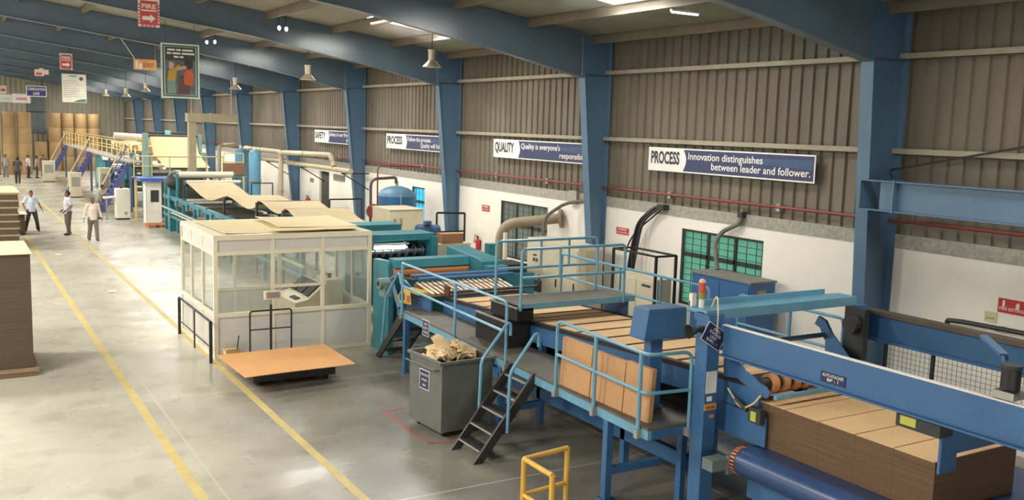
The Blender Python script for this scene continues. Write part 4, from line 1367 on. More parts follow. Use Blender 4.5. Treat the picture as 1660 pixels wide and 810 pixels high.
make('column', B().box(11.62, 11.85, 20.35, 20.6, 1.35, 2.0), TEAL, t)
make('white_duct', B().tube([(12.9, 21.75, 0), (12.9, 21.75, 2.1)], .06, 10), WHITE, t)
t = thing('cable_conduit', 'dark conduit running down beside the taupe pipe', 'conduit', (14.2, 20.6, 2.1))
make('pipe', B().tube(fillet([(14.3, 19.65, 3.12), (14.28, 20.3, 3.05), (14.1, 20.75, 2.95), (13.6, 20.9, 2.6), (13.5, 20.85, 2.0)], .2, 5), .045, 8), mat('conduit_brown', rgb(112, 100, 84), .6), t, smooth=True)
make('junction_box', B().box(14.30, 14.395, 20.5, 20.85, 2.95, 3.3), GALV, t)


def extinguisher(label, y, z):
    t = thing('fire_extinguisher', label, 'fire extinguisher', (14.29, y, z))
    make('cylinder', B().lathe((14.29, y, z), [(.07, 0), (.085, .02), (.085, .36), (.06, .42), (.03, .45)], 16), SIGN_RED, t, smooth=True)
    make('valve', B().box(14.265, 14.315, y-.03, y+.03, z+.45, z+.52), DARK, t)
    make('hose', B().tube(fillet([(14.28, y, z+.5), (14.26, y+.12, z+.56), (14.24, y+.15, z+.3)], .06), .012, 6), BLACK, t, smooth=True)
    make('label', B().box(14.195, 14.203, y-.05, y+.05, z+.14, z+.30), SIGN_WHITE, t)
    make('bracket', B().box(14.37, 14.398, y-.04, y+.04, z+.1, z+.4), DARK, t)
    return t


extinguisher('red fire extinguisher hanging on the white wall right of the cardboard box', 25.8, .98)
extinguisher('small red fire extinguisher on the white wall by the far doorway', 42.0, 1.0)


def wsign(name, label, yl, yr, zb, zt, face, lines, lm, cat='sign', edge=None):
    return notice(name, label, (14.392, (yl+yr)/2, (zb+zt)/2), (0, -1, 0), (0, 0, 1), abs(yl-yr), zt-zb, face, edge or face, lines, lm, cat=cat)


wsign('fire_sign', 'small red fire extinguisher sign on the wall above the extinguisher', 25.75, 25.27, 2.31, 2.50, SIGN_RED, [('FIRE', .06, .34), ('EXTINGUISHER', .04, .42)], SIGN_WHITE)
wsign('fire_sign', 'small red fire sign on the wall left of the black cables', 18.82, 18.32, 2.36, 2.53, SIGN_RED, [('FIRE', .05, .34), ('EXTINGUISHER', .035, .44)], SIGN_WHITE)
s = wsign('fire_sign', 'red fire extinguisher sign on the wall at the right edge of the view', 8.74, 8.02, 2.22, 2.45, SIGN_RED, [('', .05, .05), ('FIRE EXTINGUISHER', .05, .66)], SIGN_WHITE)
make('pictogram', B().box(14.380, 14.386, 8.62, 8.66, 2.32, 2.42), SIGN_WHITE, s)
make('pictogram', B().lathe((14.38, 8.40, 2.31), [(.03, 0), (.035, .06), (.012, .10)], 10), SIGN_WHITE, s)
wsign('paper_notice', 'yellowed paper notice on the wall below the right hand fire sign', 8.95, 8.74, 2.03, 2.20, mat('yellowed_paper', rgb(214, 204, 158), .8), [('NOTICE', .03, .14)], SIGN_BLACK, cat='notice')
wsign('wall_notice', 'small grey notice on the white wall near the far doorway', 42.0, 41.5, 2.16, 2.36, GALV, [('NOTICE', .06, .3)], SIGN_BLACK, cat='notice')
t = thing('wall_pipe', 'black pipe bending along the white wall at the right edge', 'pipe', (14.2, 9, 1.9))
make('pipe', B().tube(fillet([(14.25, 9.45, 1.80), (14.22, 9.5, 1.95), (14.2, 9.2, 1.98), (14.2, 5.0, 2.05)], .06, 5), .04, 8), BLACK, t, smooth=True)
for y in (8.6, 6.5):
    make('pipe_clip', B().box(14.2, 14.395, y-.03, y+.03, 1.94, 2.0), GALV, t)

# slogan boards --------------------------------------------------------------


def slogan(label, yl, yr, word, wfit, l1, l2, split):
    zb, zt = 4.02, 4.56
    x = 14.27
    t = thing('slogan_board', label, 'sign', (x, (yl+yr)/2, zb), 'slogan boards on the corrugated wall')
    make('board', B().box(x-.01, x+.004, yr, yl, zb, zt), SIGN_WHITE, t)
    ys0 = yl-(yl-yr)*split
    b = B()
    pts = [(x-.012, ys0+.06*1.2, zt-.03)]
    for k in range(7):
        a_ = k/6*PI
        pts.append((x-.012, ys0-.10*math.sin(a_)+.05, zt-.03-(zt-zb-.06)*k/6))
    pts += [(x-.012, yr+.03, zb+.03), (x-.012, yr+.03, zt-.03)]
    b.prism(pts[1:], (.0018, 0, 0))
    make('blue_field', b, SIGN_BLUE, t)
    make('pale_band', B().prism([(x-.0135, ys0-.9, zt-.17), (x-.0135, yr+.035, zt-.30), (x-.0135, yr+.035, zt-.10), (x-.0135, ys0-1.6, zt-.14)], (.001, 0, 0)), mat('sign_mid_blue', rgb(54, 82, 124), .45), t)
    U, V_ = (0, -1, 0), (0, 0, 1)
    xx = x-.0125
    text(t, word, (xx, yl-.10, zb+.18), U, V_, .27, SIGN_BLACK, width=wfit, bold=.03)
    text(t, l1[0], (xx-.002, ys0-.12, zt-.235), U, V_, .15, SIGN_WHITE, width=l1[1], bold=.012)
    text(t, l2[0], (xx-.002, yr+.10, zb+.11), U, V_, .15, SIGN_WHITE, width=l2[1], align='R', bold=.012)
    make('hanger', B().box(x+.004, 14.28, (yl+yr)/2-.06, (yl+yr)/2-.02, zt-.1, zt+.06), DARK, t)
    return t


slogan('PROCESS slogan board reading Innovation distinguishes between leader and follower', 17.53, 12.53, 'PROCESS', 1.0, ('Innovation distinguishes', 2.25), ('between leader and follower.', 2.75), .255)
slogan('QUALITY slogan board reading Quality is everyone\'s responsibility', 24.9, 19.75, 'QUALITY', 1.1, ('Quality is everyone\'s', 2.0), ('responsibility.', 1.45), .29)
slogan('PROCESS slogan board reading Follow the process, Quality will follow', 33.0, 28.0, 'PROCESS', 1.35, ('Follow the process.', 1.9), ('Quality will follow.', 1.9), .36)
slogan('farthest slogan board reading SAFETY, left of the cream pipes', 41.0, 36.0, 'SAFETY', 1.3, ('Safety is our first', 2.2), ('priority.', 1.0), .36)
# ================================================================== far end of the line
# canvas web over the double facer ------------------------------------------------
t = thing('canvas_web', 'beige canvas web sagging between rollers along the teal double facer', 'web', (9.5, 31, 0))
prof = [(40.6, 2.24), (39.4, 2.10), (38.2, 1.92), (37.1, 1.82), (36.2, 1.86), (35.2, 2.02), (34.1, 2.20), (33.2, 2.16), (32.3, 2.04), (31.4, 1.97), (30.6, 2.05), (30.0, 2.37), (29.3, 2.26), (28.6, 2.14), (27.8, 2.12), (27.25, 2.36), (26.8, 2.26), (26.3, 2.12), (25.2, 2.02), (23.4, 2.0)]


def wz(y):
    for (a, za), (c, zc) in zip(prof, prof[1:]):
        if c <= y <= a:
            f = (y-c)/(a-c)
            return zc+(za-zc)*f
    return prof[-1][1]


def wfn(i, j):
    y = 40.6-(40.6-23.4)*j
    z = (wz(y-.15)+wz(y)+wz(min(40.6, y+.15)))/3
    return (8.6+1.9*i, y, z+.02*math.sin(i*PI)*math.sin(y*.8))


make('canvas', B().sheet(wfn, 8, 90, .012), FELT, t, smooth=True)
for y, z in ((40.6, 2.24), (34.1, 2.2), (30.0, 2.37), (27.25, 2.36)):
    make('support_roller', B().tube([(8.55, y, z-.085), (10.55, y, z-.085)], .06, 12), DARK, t, smooth=True)
    for x in (8.52, 10.52):
        make('roller_stand', B().box(x-.03, x+.03, y-.06, y+.06, 0, z-.08), DARK, t)

t = thing('double_facer', 'long teal double facer frame with rails and rollers under the canvas web', 'corrugating machine', (8.6, 36, 0))
for y in (43.6, 40.0, 38.0, 36.0, 32.6, 28.6, 25.0):
    for x in (8.36, 10.7):
        make('post', B().box(x-.06, x+.06, y-.07, y+.07, 0, 1.62 if y < 42 else 2.2), TEAL, t)
for x in (8.36, 10.7):
    make('upper_rail', B().box(x-.05, x+.05, 24.5, 44.0, 1.38, 1.56), TEAL, t)
    make('lower_rail', B().box(x-.05, x+.05, 24.5, 44.0, .62, .74), TEAL, t)
    make('cable_pipe', B().tube([(x-.12, 24.5, 1.0), (x-.12, 43.8, 1.0)], .05, 8), mat('pale_teal_pipe', rgb(168, 192, 184), .5), t, smooth=True)
for k, y in enumerate((42.5, 41, 39, 37, 35, 33.4, 31.5, 29)):
    make('hot_plate', B().box(8.45, 10.6, y-.6, y+.6, 1.18, 1.36), mat('grey_hot_plate', rgb(120, 118, 108), .5, metal=.4), t)
    make('bearing_block', B().box(8.24, 8.30, y-.16, y+.16, 1.2, 1.46), TEAL, t)
make('white_rail', B().bar((8.26, 42.0, .88), (8.26, 30.0, .88), .05, .05), PAPER_WHITE, t)

# feed rollers where the webs meet
for z, y, x0, x1, r_, lb in ((2.50, 41.9, 8.55, 10.85, .13, 'upper thick cream roll lying across the end of the double facer'), (2.2, 41.6, 8.8, 11.1, .08, 'lower cream roll lying across the end of the double facer')):
    t = thing('web_roller', lb, 'roller', ((x0+x1)/2, y, z))
    make('roll', B().tube([(x0, y, z), (x1, y, z)], r_, 18), PAPER_WHITE, t, smooth=True)
    for x in (x0-.05, x1+.05):
        make('bearing', B().tube([(x-.05, y, z), (x+.05, y, z)], r_*.6, 12), TEAL, t)
        make('stand', B().box(x-.04, x+.04, y-.08, y+.08, 0, z-.04), TEAL, t)
t = thing('hose_tangle', 'dark tangle of hoses and drives above the left end of the double facer', 'machine drive', (8.5, 42.6, 2.0))
rr = random.Random(2)
make('drive_housing', B().ball((8.5, 42.8, 2.12), .30, .5, .34, 14, 10), DARK, t, smooth=True)
for k in range(7):
    q = [(8.5+rr.uniform(-.3, .3), 42.6+rr.uniform(-.5, .5), 2.1+rr.uniform(-.35, .45)) for _ in range(4)]
    make('hose', B().tube(fillet(q, .2, 4), .025, 6), DARK if k % 3 else GALV, t, smooth=True)
make('stand', B().box(8.3, 8.6, 42.5, 43.0, 0, 1.9), TEAL, t)

# glue unit with the tall paper web ---------------------------------------------------
t = thing('paper_web', 'tall pale kraft web sloping down from the top rollers of the glue tower', 'web', (9.9, 49, 2.6))
W0 = [((8.82, 49.75), (11.0, 49.75), 3.94), ((8.85, 49.2), (11.05, 49.2), 3.15), ((8.9, 49.05), (11.1, 49.05), 3.02), ((9.0, 48.7), (11.15, 48.7), 2.86), ((9.1, 48.3), (11.2, 48.3), 2.68), ((9.2, 47.9), (11.3, 47.9), 2.5)]


def tfn(i, j):
    k = min(int(j*5), 4)
    f = j*5-k
    (a0, a1, za), (c0, c1, zc) = W0[k], W0[k+1]
    p0 = Vector((a0[0], a0[1], za)).lerp(Vector((c0[0], c0[1], zc)), f)
    p1 = Vector((a1[0], a1[1], za)).lerp(Vector((c1[0], c1[1], zc)), f)
    return p0.lerp(p1, i)


make('web', B().sheet(tfn, 6, 30, .01), PAPER, t, smooth=True)
t = thing('glue_tower', 'teal framed glue tower carrying the tall web with dark rollers on top', 'gluing machine', (9.9, 49.6, 0))
for x in (8.62, 11.2):
    make('side_frame', B().box(x-.08, x+.08, 48.6, 50.5, 0, 3.2).box(x-.08, x+.08, 49.5, 50.3, 3.2, 4.1), mat('grey_teal_frame', rgb(120, 152, 146), .5, var=.1), t)
for y, z, r_ in ((49.85, 3.98, .07), (50.2, 4.12, .05), (48.95, 2.98, .08), (48.2, 2.6, .08)):
    make('roller', B().tube([(8.7, y, z), (11.12, y, z)], r_, 12), DARK if z > 3.9 else PAPER_WHITE, t, smooth=True)
make('head_motor', B().box(9.6, 9.85, 49.95, 50.25, 4.02, 4.25), mat('pale_cyan', rgb(130, 196, 196), .5), t)
make('green_belt', B().box(9.3, 10.6, 48.3, 48.5, 2.36, 2.5), mat('sage_belt', rgb(140, 152, 120), .7), t)
make('base_block', B().box(8.8, 11.05, 48.8, 50.4, 0, 2.2), mat('dim_machine', rgb(92, 98, 92), .6), t)
t = thing('guard_rail', 'pale yellow guard rail crossing in front of the tall paper web', 'guard rail', (9.6, 47, 2))
make('top_rail', B().tube([(7.6, 47, 3.07), (11.7, 47, 3.07)], .03, 6), YEL_CREAM, t)
make('mid_rail', B().tube([(7.6, 47, 2.6), (8.7, 47, 2.6)], .025, 6), YEL_CREAM, t)
for x in (7.6, 8.0, 8.4, 9.2, 10.9, 11.7):
    make('post', B().tube([(x, 47, 2.1), (x, 47, 3.07)], .025, 6), YEL_CREAM, t)
make('deck', B().box(7.55, 11.75, 46.9, 47.6, 2.04, 2.1), DECK, t)
for x in (7.7, 11.6):
    make('leg', B().box(x-.05, x+.05, 47.2, 47.3, 0, 2.04), YEL_CREAM, t)
t = thing('control_booth', 'white control booth with a blue canopy and dark window left of the double facer', 'booth', (8.3, 46.6, 0))
make('body', B().box(7.95, 8.60, 45.9, 46.8, 0, 1.95), WHITE, t)
make('canopy', B().box(7.62, 9.35, 45.6, 46.85, 1.96, 2.12), mat('canopy_blue', rgb(64, 108, 186), .5), t)
make('window', B().box(8.12, 8.48, 45.885, 45.9, 1.0, 1.55), DARK, t)
make('door_edge', B().box(7.93, 7.95, 45.95, 46.0, .1, 1.85), GALV, t)
t = thing('pallet', 'low orange brown pallet on the floor beside the control booth', 'pallet', (8.3, 44.6, 0))
for x in (7.75, 8.2, 8.65):
    make('bearer', B().box(x-.05, x+.05, 44.1, 45.1, 0, .1), mat('pallet_wood', rgb(190, 120, 74), .8), t)
for k in range(6):
    make('plank', B().box(7.7, 8.7, 44.1+k*.17, 44.23+k*.17, .1, .13), mat('pallet_wood', rgb(190, 120, 74), .8), t)

# raised gallery with violet stairs -----------------------------------------------------
t = thing('gallery', 'raised gallery with pale yellow railings running back along the line', 'gallery', (8.5, 66, 0))
make('deck', B().box(8.1, 9.0, 51.6, 82, 2.5, 2.58), mat('gallery_grey', rgb(150, 146, 138), .6), t)
for z in (3.1, 3.55):
    for x in (8.12, 8.98):
        make('rail', B().tube([(x, 51.7, z), (x, 82, z)], .03, 6), YEL_CREAM, t)
y = 51.7
while y < 82.1:
    make('rail_post', B().tube([(8.12, y, 2.58), (8.12, y, 3.55)], .028, 6), YEL_CREAM, t)
    y += 1.89
for y in (51.8, 59, 67, 75, 81.8):
    make('column', B().box(8.15, 8.27, y-.06, y+.06, 0, 2.5), mat('gallery_blue_post', rgb(96, 116, 150), .5), t)
for i, (y, nm) in enumerate(((51.9, 'nearest'), (65.6, 'middle'), (79.6, 'farthest'))):
    t = stair('steel_stair', 'violet blue open stair to the gallery, %s of the three' % nm, (6.62, 0), (8.1, 2.55), y, y+1.0, 10, 1, 'gallery stairs', PURPLE_BLUE, .34)
    for yy in (y-.03, y+1.03):
        make('handrail', B().tube(fillet([(6.75, yy, .15), (6.80, yy, .95), (8.06, yy, 3.4), (8.1, yy, 3.3)], .1), .03, 6), YEL_CREAM if yy > y else PURPLE_BLUE, t)

# single facers under and beside the gallery
for i, (y, nm) in enumerate(((57.5, 'nearer'), (70.5, 'farther'))):
    t = thing('single_facer', 'teal single facer machine beside the gallery, %s of the two' % nm, 'corrugating machine', (10.2, y, 0), 'single facers')
    for x in (9.15, 11.3):
        make('side_frame', B().prism([(x-.1, y-1.2, 0), (x-.1, y+1.3, 0), (x-.1, y+1.3, 1.8), (x-.1, y+.5, 2.35), (x-.1, y-.6, 2.35), (x-.1, y-1.2, 1.5)], (.2, 0, 0)), TEAL, t)
    for dy, z, r_ in ((-.6, .9, .22), (0, 1.35, .28), (.5, 1.95, .2), (-.5, 1.9, .16)):
        make('roll', B().tube([(9.2, y+dy, z), (11.2, y+dy, z)], r_, 14), CHROME, t, smooth=True)
    make('drive_cabinet', B().box(9.02, 9.06, y-.5, y+.5, .3, 1.3), mat('pale_green_door', rgb(170, 196, 180), .5), t)
t = thing('web_festoon', 'cream paper web folded in standing waves on the gallery bridge', 'web', (10, 60, 2.9))
make('web', B().sheet(lambda i, j: (9.05+1.7*i, 54.5+9.5*j, 3.1+.24*math.sin(j*46)), 3, 90, .01), PAPER, t, smooth=True)
t = thing('paper_reel', 'white paper reel lying across the gallery bridge near the top of the glue tower', 'paper reel', (8.9, 57, 3.6))
make('reel', B().tube([(8.05, 56, 3.82), (9.75, 56, 3.74)], .19, 20), PAPER_WHITE, t, smooth=True)
make('stand', B().box(9.5, 10.0, 55.8, 56.2, 2.6, 3.58), mat('cream_ochre_stand', rgb(214, 178, 118), .6), t)
t = thing('orange_guard', 'orange brown guard panels on the gallery bridge under the white reel', 'guard panel', (9.4, 53, 2.6))
make('panel', B().box(9.05, 9.9, 52.9, 52.96, 2.6, 3.35), mat('ochre_panel', rgb(206, 160, 104), .6), t)
make('frame_post', B().box(9.9, 10.0, 52.9, 53.0, 0, 3.6), mat('ochre_panel', rgb(206, 160, 104), .6), t)

for y, lb, x in ((54.6, 'dark teal drive unit under the gallery behind the nearest violet stair', 8.35), (62.2, 'dark teal drive unit under the gallery between two violet stairs', 8.35)):
    t = thing('drive_unit', lb, 'machine', (x+.3, y, 0))
    make('housing', B().box(x, x+.6, y, y+2.0, 0, 1.5), mat('dark_teal', rgb(40, 84, 88), .5), t)
    make('motor', B().tube([(x-.25, y+.5, .6), (x, y+.5, .6)], .22, 14), TEAL, t, smooth=True)
    make('guard', B().box(x+.1, x+.5, y+.2, y+1.8, 1.5, 2.1), TEAL, t)
# consoles on the floor
t = thing('control_console', 'white control console with a sloping desk in front of the violet stair', 'console', (7.2, 48.1, 0))
make('cabinet', B().box(6.92, 7.56, 47.9, 48.5, .08, 1.48), WHITE, t, bevel=.02)
make('plinth', B().box(6.95, 7.53, 47.93, 48.47, 0, .08), BLACK, t)
make('desk', B().prism([(6.40, 47.95, 1.02), (6.92, 47.95, 1.06), (6.92, 47.95, 1.12), (6.40, 47.95, 1.08)], (0, .5, 0)), WHITE, t)
make('desk_leg', B().box(6.5, 6.56, 48.1, 48.16, 0, 1.02), GALV, t)
make('vent', B().box(7.28, 7.42, 47.895, 47.90, .25, .38), GALV, t)
make('maroon_cap', B().ball((7.2, 48.15, 1.56), .10, .10, .08, 12, 8), mat('maroon_plastic', rgb(110, 44, 50), .5), t, smooth=True)
for x, y, w_, h, lb in ((7.35, 56.5, .55, 2.0, 'tall beige switch panel standing under the gallery'), (6.35, 61.5, .65, 1.45, 'beige console standing left of the middle violet stair'), (6.1, 76, .8, 1.5, 'pale console beside the farthest violet stair')):
    t = thing('control_console', lb, 'console', (x+w_/2, y, 0))
    make('cabinet', B().box(x, x+w_, y, y+.5, .06, h), BEIGE, t)
    make('plinth', B().box(x+.03, x+w_-.03, y+.03, y+.47, 0, .06), DARK, t)
    make('panel', B().box(x+.1, x+w_-.1, y-.01, y, h*.45, h*.85), GALV, t)
    make('top_lid', B().box(x-.03, x+w_+.03, y-.03, y+.53, h+.001, h+.03), WHITE, t)

# pale tanks, cream pipes, box duct along the wall
PALE_TANK = mat('pale_blue_tank', rgb(98, 158, 188), .5, var=.1)
for x, y, lb in ((12.35, 46.2, 'pale blue vertical tank behind the cream pipes, left one'), (12.3, 43.6, 'pale blue vertical tank behind the cream pipes, right one')):
    t = thing('storage_tank', lb, 'tank', (x, y, 0), 'pale blue tanks')
    make('shell', B().lathe((x, y, 0), [(.27, 0), (.27, 3.4), (.2, 3.5), (.06, 3.55)], 20), PALE_TANK, t, smooth=True)
    make('cap', B().tube([(x, y, 3.55), (x, y, 3.68)], .07, 10), WHITE, t)
    make('flange', B().tube([(x, y, 2.1), (x, y, 2.16)], .30, 20), GALV, t)
pd = [('steam_pipe', 'cream lagged pipe rising at the pale tanks and running right along the wall', [(13.0, 48, 0), (13.0, 48, 3.5), (13.2, 42.6, 3.5), (13.25, 42.3, 3.15)], .11),
      ('steam_pipe', 'cream lagged pipe arching over in front of the white wall left of the far column', [(13.0, 41.9, 0), (13.0, 41.9, 3.5), (13.2, 36.0, 3.62), (13.25, 35.8, 3.18)], .11),
      ('steam_pipe', 'long straight cream lagged pipe along the wall under the arching pipes', [(13.25, 47, 3.06), (13.25, 34.0, 3.08)], .10),
      ('steam_pipe', 'thin cream pipe rising at the left of the pale blue tanks', [(11.4, 46.5, 0), (11.4, 46.5, 3.62), (12.9, 49.5, 3.62)], .09)]
for nm, lb, pts, r_ in pd:
    t = thing(nm, lb, 'pipe', pts[0], 'cream lagged pipes')
    make('pipe', B().tube(fillet(pts, .3, 6) if len(pts) > 2 else pts, r_, 12), PIPE_CREAM, t, smooth=True)
    for a, c in zip(pts, pts[1:]):
        m_ = Vector(a).lerp(Vector(c), .5)
        d = (Vector(c)-Vector(a)).normalized()*.03
        make('joint_band', B().tube([m_-d, m_+d], r_+.02, 12), GALV, t)
    if len(pts) == 2:
        for y in (45, 40, 35):
            make('bracket', B().bar((13.25, y, 2.94), (14.39, y, 2.94), .05, .05).bar((13.3, y, 2.94), (14.39, y, 2.3), .04, .04), BLACK, t)
t = thing('box_duct', 'cream rectangular exhaust duct with one leg above the pale tanks', 'duct', (11, 47, 3))
make('duct', B().box(9.98, 12.3, 46.6, 47.2, 4.74, 5.14), PIPE_CREAM, t)
make('leg', B().box(10.05, 10.38, 46.7, 47.1, 2.2, 4.74), PIPE_CREAM, t)
for x in (10.2, 12.1):
    make('hanger_rod', B().tube([(x, 46.9, 5.14), (x, 46.9, roof(x)-.05)], .015, 6), GALV, t)
make('seam', B().box(11.1, 11.13, 46.58, 47.22, 4.72, 5.16), GALV, t)
t = thing('service_platform', 'brown service platform with cream railings behind the double facer', 'platform', (11.6, 45, 0))
make('deck', B().box(11.0, 12.0, 44.2, 46.2, 2.3, 2.36), DECK, t)
make('kick_panel', B().box(11.0, 12.0, 44.18, 44.2, 2.36, 2.9), mat('brown_panel', rgb(150, 112, 84), .7), t)
for x in (11.05, 11.95):
    for y in (44.25, 46.1):
        make('leg', B().box(x-.04, x+.04, y-.04, y+.04, 0, 2.3), YEL_CREAM, t)
    make('rail_post', B().tube([(x, 44.22, 2.36), (x, 44.22, 3.36)], .025, 6), YEL_CREAM, t)
for z in (2.95, 3.35):
    make('rail', B().tube([(11.05, 44.22, z), (11.95, 44.22, z)], .025, 6), YEL_CREAM, t)
door = struct('door_1', B().box(14.5, 14.56, 39.5, 40.75, 0, 2.75), mat('dark_doorway_curtain', rgb(70, 66, 60), .8))
make('lintel_box', B().box(14.36, 14.398, 37.6, 38.9, 2.45, 2.7), mat('taupe_box', rgb(130, 118, 104), .7), door)
make('handle', B().box(14.47, 14.5, 39.6, 39.65, 1.0, 1.15), DARK, door)
t = thing('pipe_stand', 'thin dark steel frame in front of the white wall behind the canvas web', 'stand', (13, 34.5, 0))
make('frame', B().tube(fillet([(12.6, 34.5, 0), (12.6, 34.5, 1.98), (13.9, 34.5, 1.98), (13.9, 34.5, 0)], .03, 2), .03, 6), BLACK, t)
t = thing('pipe_stand', 'thin dark steel frame left of the cream pipe by the far wall', 'stand', (12, 40, 0))
make('frame', B().tube(fillet([(11.0, 39.5, 0), (11.0, 39.5, 2.28), (11.9, 39.5, 2.28), (11.9, 39.5, 0)], .03, 2), .025, 6), BLACK, t)

# ================================================================== reels at the end wall
cols = [(3.35, 85.5, 'first column'), (4.5, 85.5, 'second column'), (5.6, 85.5, 'third column'),
        (7.3, 91.5, 'fourth column'), (8.35, 91.3, 'fifth column'), (9.35, 91.3, 'sixth column'), (10.4, 91.3, 'seventh column'), (11.5, 91.3, 'eighth column')]
lev = ['bottom', 'second up', 'third up', 'topmost']
pr = None
for ci, (x, y, cn) in enumerate(cols):
    for l in range(4 if ci != 3 else 2):
        z = l*1.25
        lb = 'brown paper reel at the far wall, %s in the %s from the left' % (lev[l], cn)
        if pr is None:
            pr = thing('paper_reel', lb, 'paper reel', (x, y, z), 'paper reels stacked at the far wall')
            make('wrap', B().lathe((x, y, z), [(.50, 0), (.515, .03), (.515, 1.21), (.50, 1.24)], 24), ROLL_PAPER, pr, smooth=True)
            make('core', B().tube([(x, y, z+1.2402), (x, y, z+1.243)], .07, 12), DARK, pr)
        else:
            copy_tree(pr, (x, y, z), lb)
t = thing('shutter_panel', 'grey ribbed shutter panel high on the far wall between the reel columns', 'shutter', (7.2, 93.6, 3.2))
b = B()
for k in range(9):
    b.box(6.45+k*.155, 6.45+k*.155+.14, 93.66, 93.74, 3.2, 6.9)
make('slats', b, mat('slate_shutter', rgb(104, 112, 112), .6), t)
make('head_box', B().box(6.4, 7.9, 93.6, 93.76, 6.9, 7.2), mat('slate_shutter', rgb(104, 112, 112), .6), t)
make('mid_rail', B().box(6.4, 7.9, 93.62, 93.68, 5.0, 5.1), DARK, t)

# ================================================================== board stacks on the left
SIDE_STRIPE = mat('board_stack_edges', rgb(98, 82, 66), .9, var=.12, scale=1.2, stretch=(.5, .5, 50), col2=rgb(76, 64, 52))
t = thing('board_stack', 'very tall dark sided board stack on a pallet at the left edge in front', 'cardboard stack', (.3, 20.4, 0))
make('stack', B().box(-1.0, 1.30, 19.47, 21.42, .16, 2.31), SIDE_STRIPE, t)
make('top_board', B().box(-1.02, 1.33, 19.43, 21.44, 2.311, 2.33), CARD_PALE, t)
make('pallet_deck', B().box(-1.02, 1.38, 19.36, 21.46, .10, .155), mat('grey_pallet_wood', rgb(150, 126, 100), .85), t)
for y in (19.42, 20.35, 21.3):
    make('pallet_bearer', B().box(-1.0, 1.34, y, y+.1, 0, .10), mat('grey_pallet_wood', rgb(150, 126, 100), .85), t)
t = thing('board_stack', 'tall board stack of separate bundles at the left edge behind the front stack', 'cardboard stack', (1.2, 40, 0))
for k in range(8):
    make('bundle', B().box(.4+.02*(k % 2), 2.25-.02*(k % 3), 38.2, 41.2, .05+k*.25, .05+k*.25+.19), SIDE_STRIPE, t)
    make('divider', B().box(.4, 2.26, 38.19, 41.2, .05+k*.25+.191, .05+k*.25+.249), mat('pale_divider', rgb(170, 148, 114), .85), t)
make('top_board', B().box(.38, 2.28, 38.15, 41.25, 2.051, 2.09), CARD_PALE, t)
make('pallet', B().box(.4, 2.26, 38.2, 41.2, 0, .045), DARK, t)
t = thing('board_stack', 'low board stack with a pale top beside the man in the light blue shirt', 'cardboard stack', (2.45, 43.3, 0))
make('stack', B().box(1.9, 2.72, 42.7, 43.7, .1, .84), SIDE_STRIPE, t)
make('top_board', B().box(1.86, 2.80, 42.65, 43.75, .841, .86), PAPER_WHITE, t)
make('pallet', B().box(1.9, 2.72, 42.7, 43.7, 0, .095), DARK, t)
rr = random.Random(4)
for x, y, lb in ((3.9, 28.2, 'white paper scrap on the aisle floor between the yellow lines'), (3.3, 36.3, 'small pale paper scrap on the aisle floor farther back')):
    b = B().sheet(lambda i, j, x=x, y=y: (x+.24*(i-.5)+.05*j, y+.36*(j-.5), .008+.012*math.sin(i*5+j*4)**2), 8, 6, .003)
    tag(make('paper_scrap', b, PAPER_WHITE), lb, 'paper scrap')

# ================================================================== people


def remeshed(b, vox):
    me = bpy.data.meshes.new('tmp')
    me.from_pydata([tuple(v) for v in b.v], [], b.f)
    me.update()
    o = bpy.data.objects.new('tmp', me)
    C.objects.link(o)
    md = o.modifiers.new('r', 'REMESH')
    md.mode = 'VOXEL'
    md.voxel_size = vox
    sm = o.modifiers.new('s', 'SMOOTH')
    sm.factor = .5
    sm.iterations = 2
    dg = bpy.context.evaluated_depsgraph_get()
    ev = o.evaluated_get(dg)
    m2 = bpy.data.meshes.new_from_object(ev)
    r = B()
    r.v = [v.co.copy() for v in m2.vertices]
    r.f = [tuple(p.vertices) for p in m2.polygons]
    bpy.data.objects.remove(o)
    bpy.data.meshes.remove(me)
    bpy.data.meshes.remove(m2)
    return r


def limb(b, pts, rs, n=12, round_ends=(True, True)):
    b.tube(pts, rs, n)
    if round_ends[0]:
        b.ball(pts[0], rs[0], nu=12, nv=8)
    if round_ends[1]:
        b.ball(pts[-1], rs[-1], nu=12, nv=8)
    for p_, r_ in list(zip(pts, rs))[1:-1]:
        b.ball(p_, r_, nu=12, nv=8)


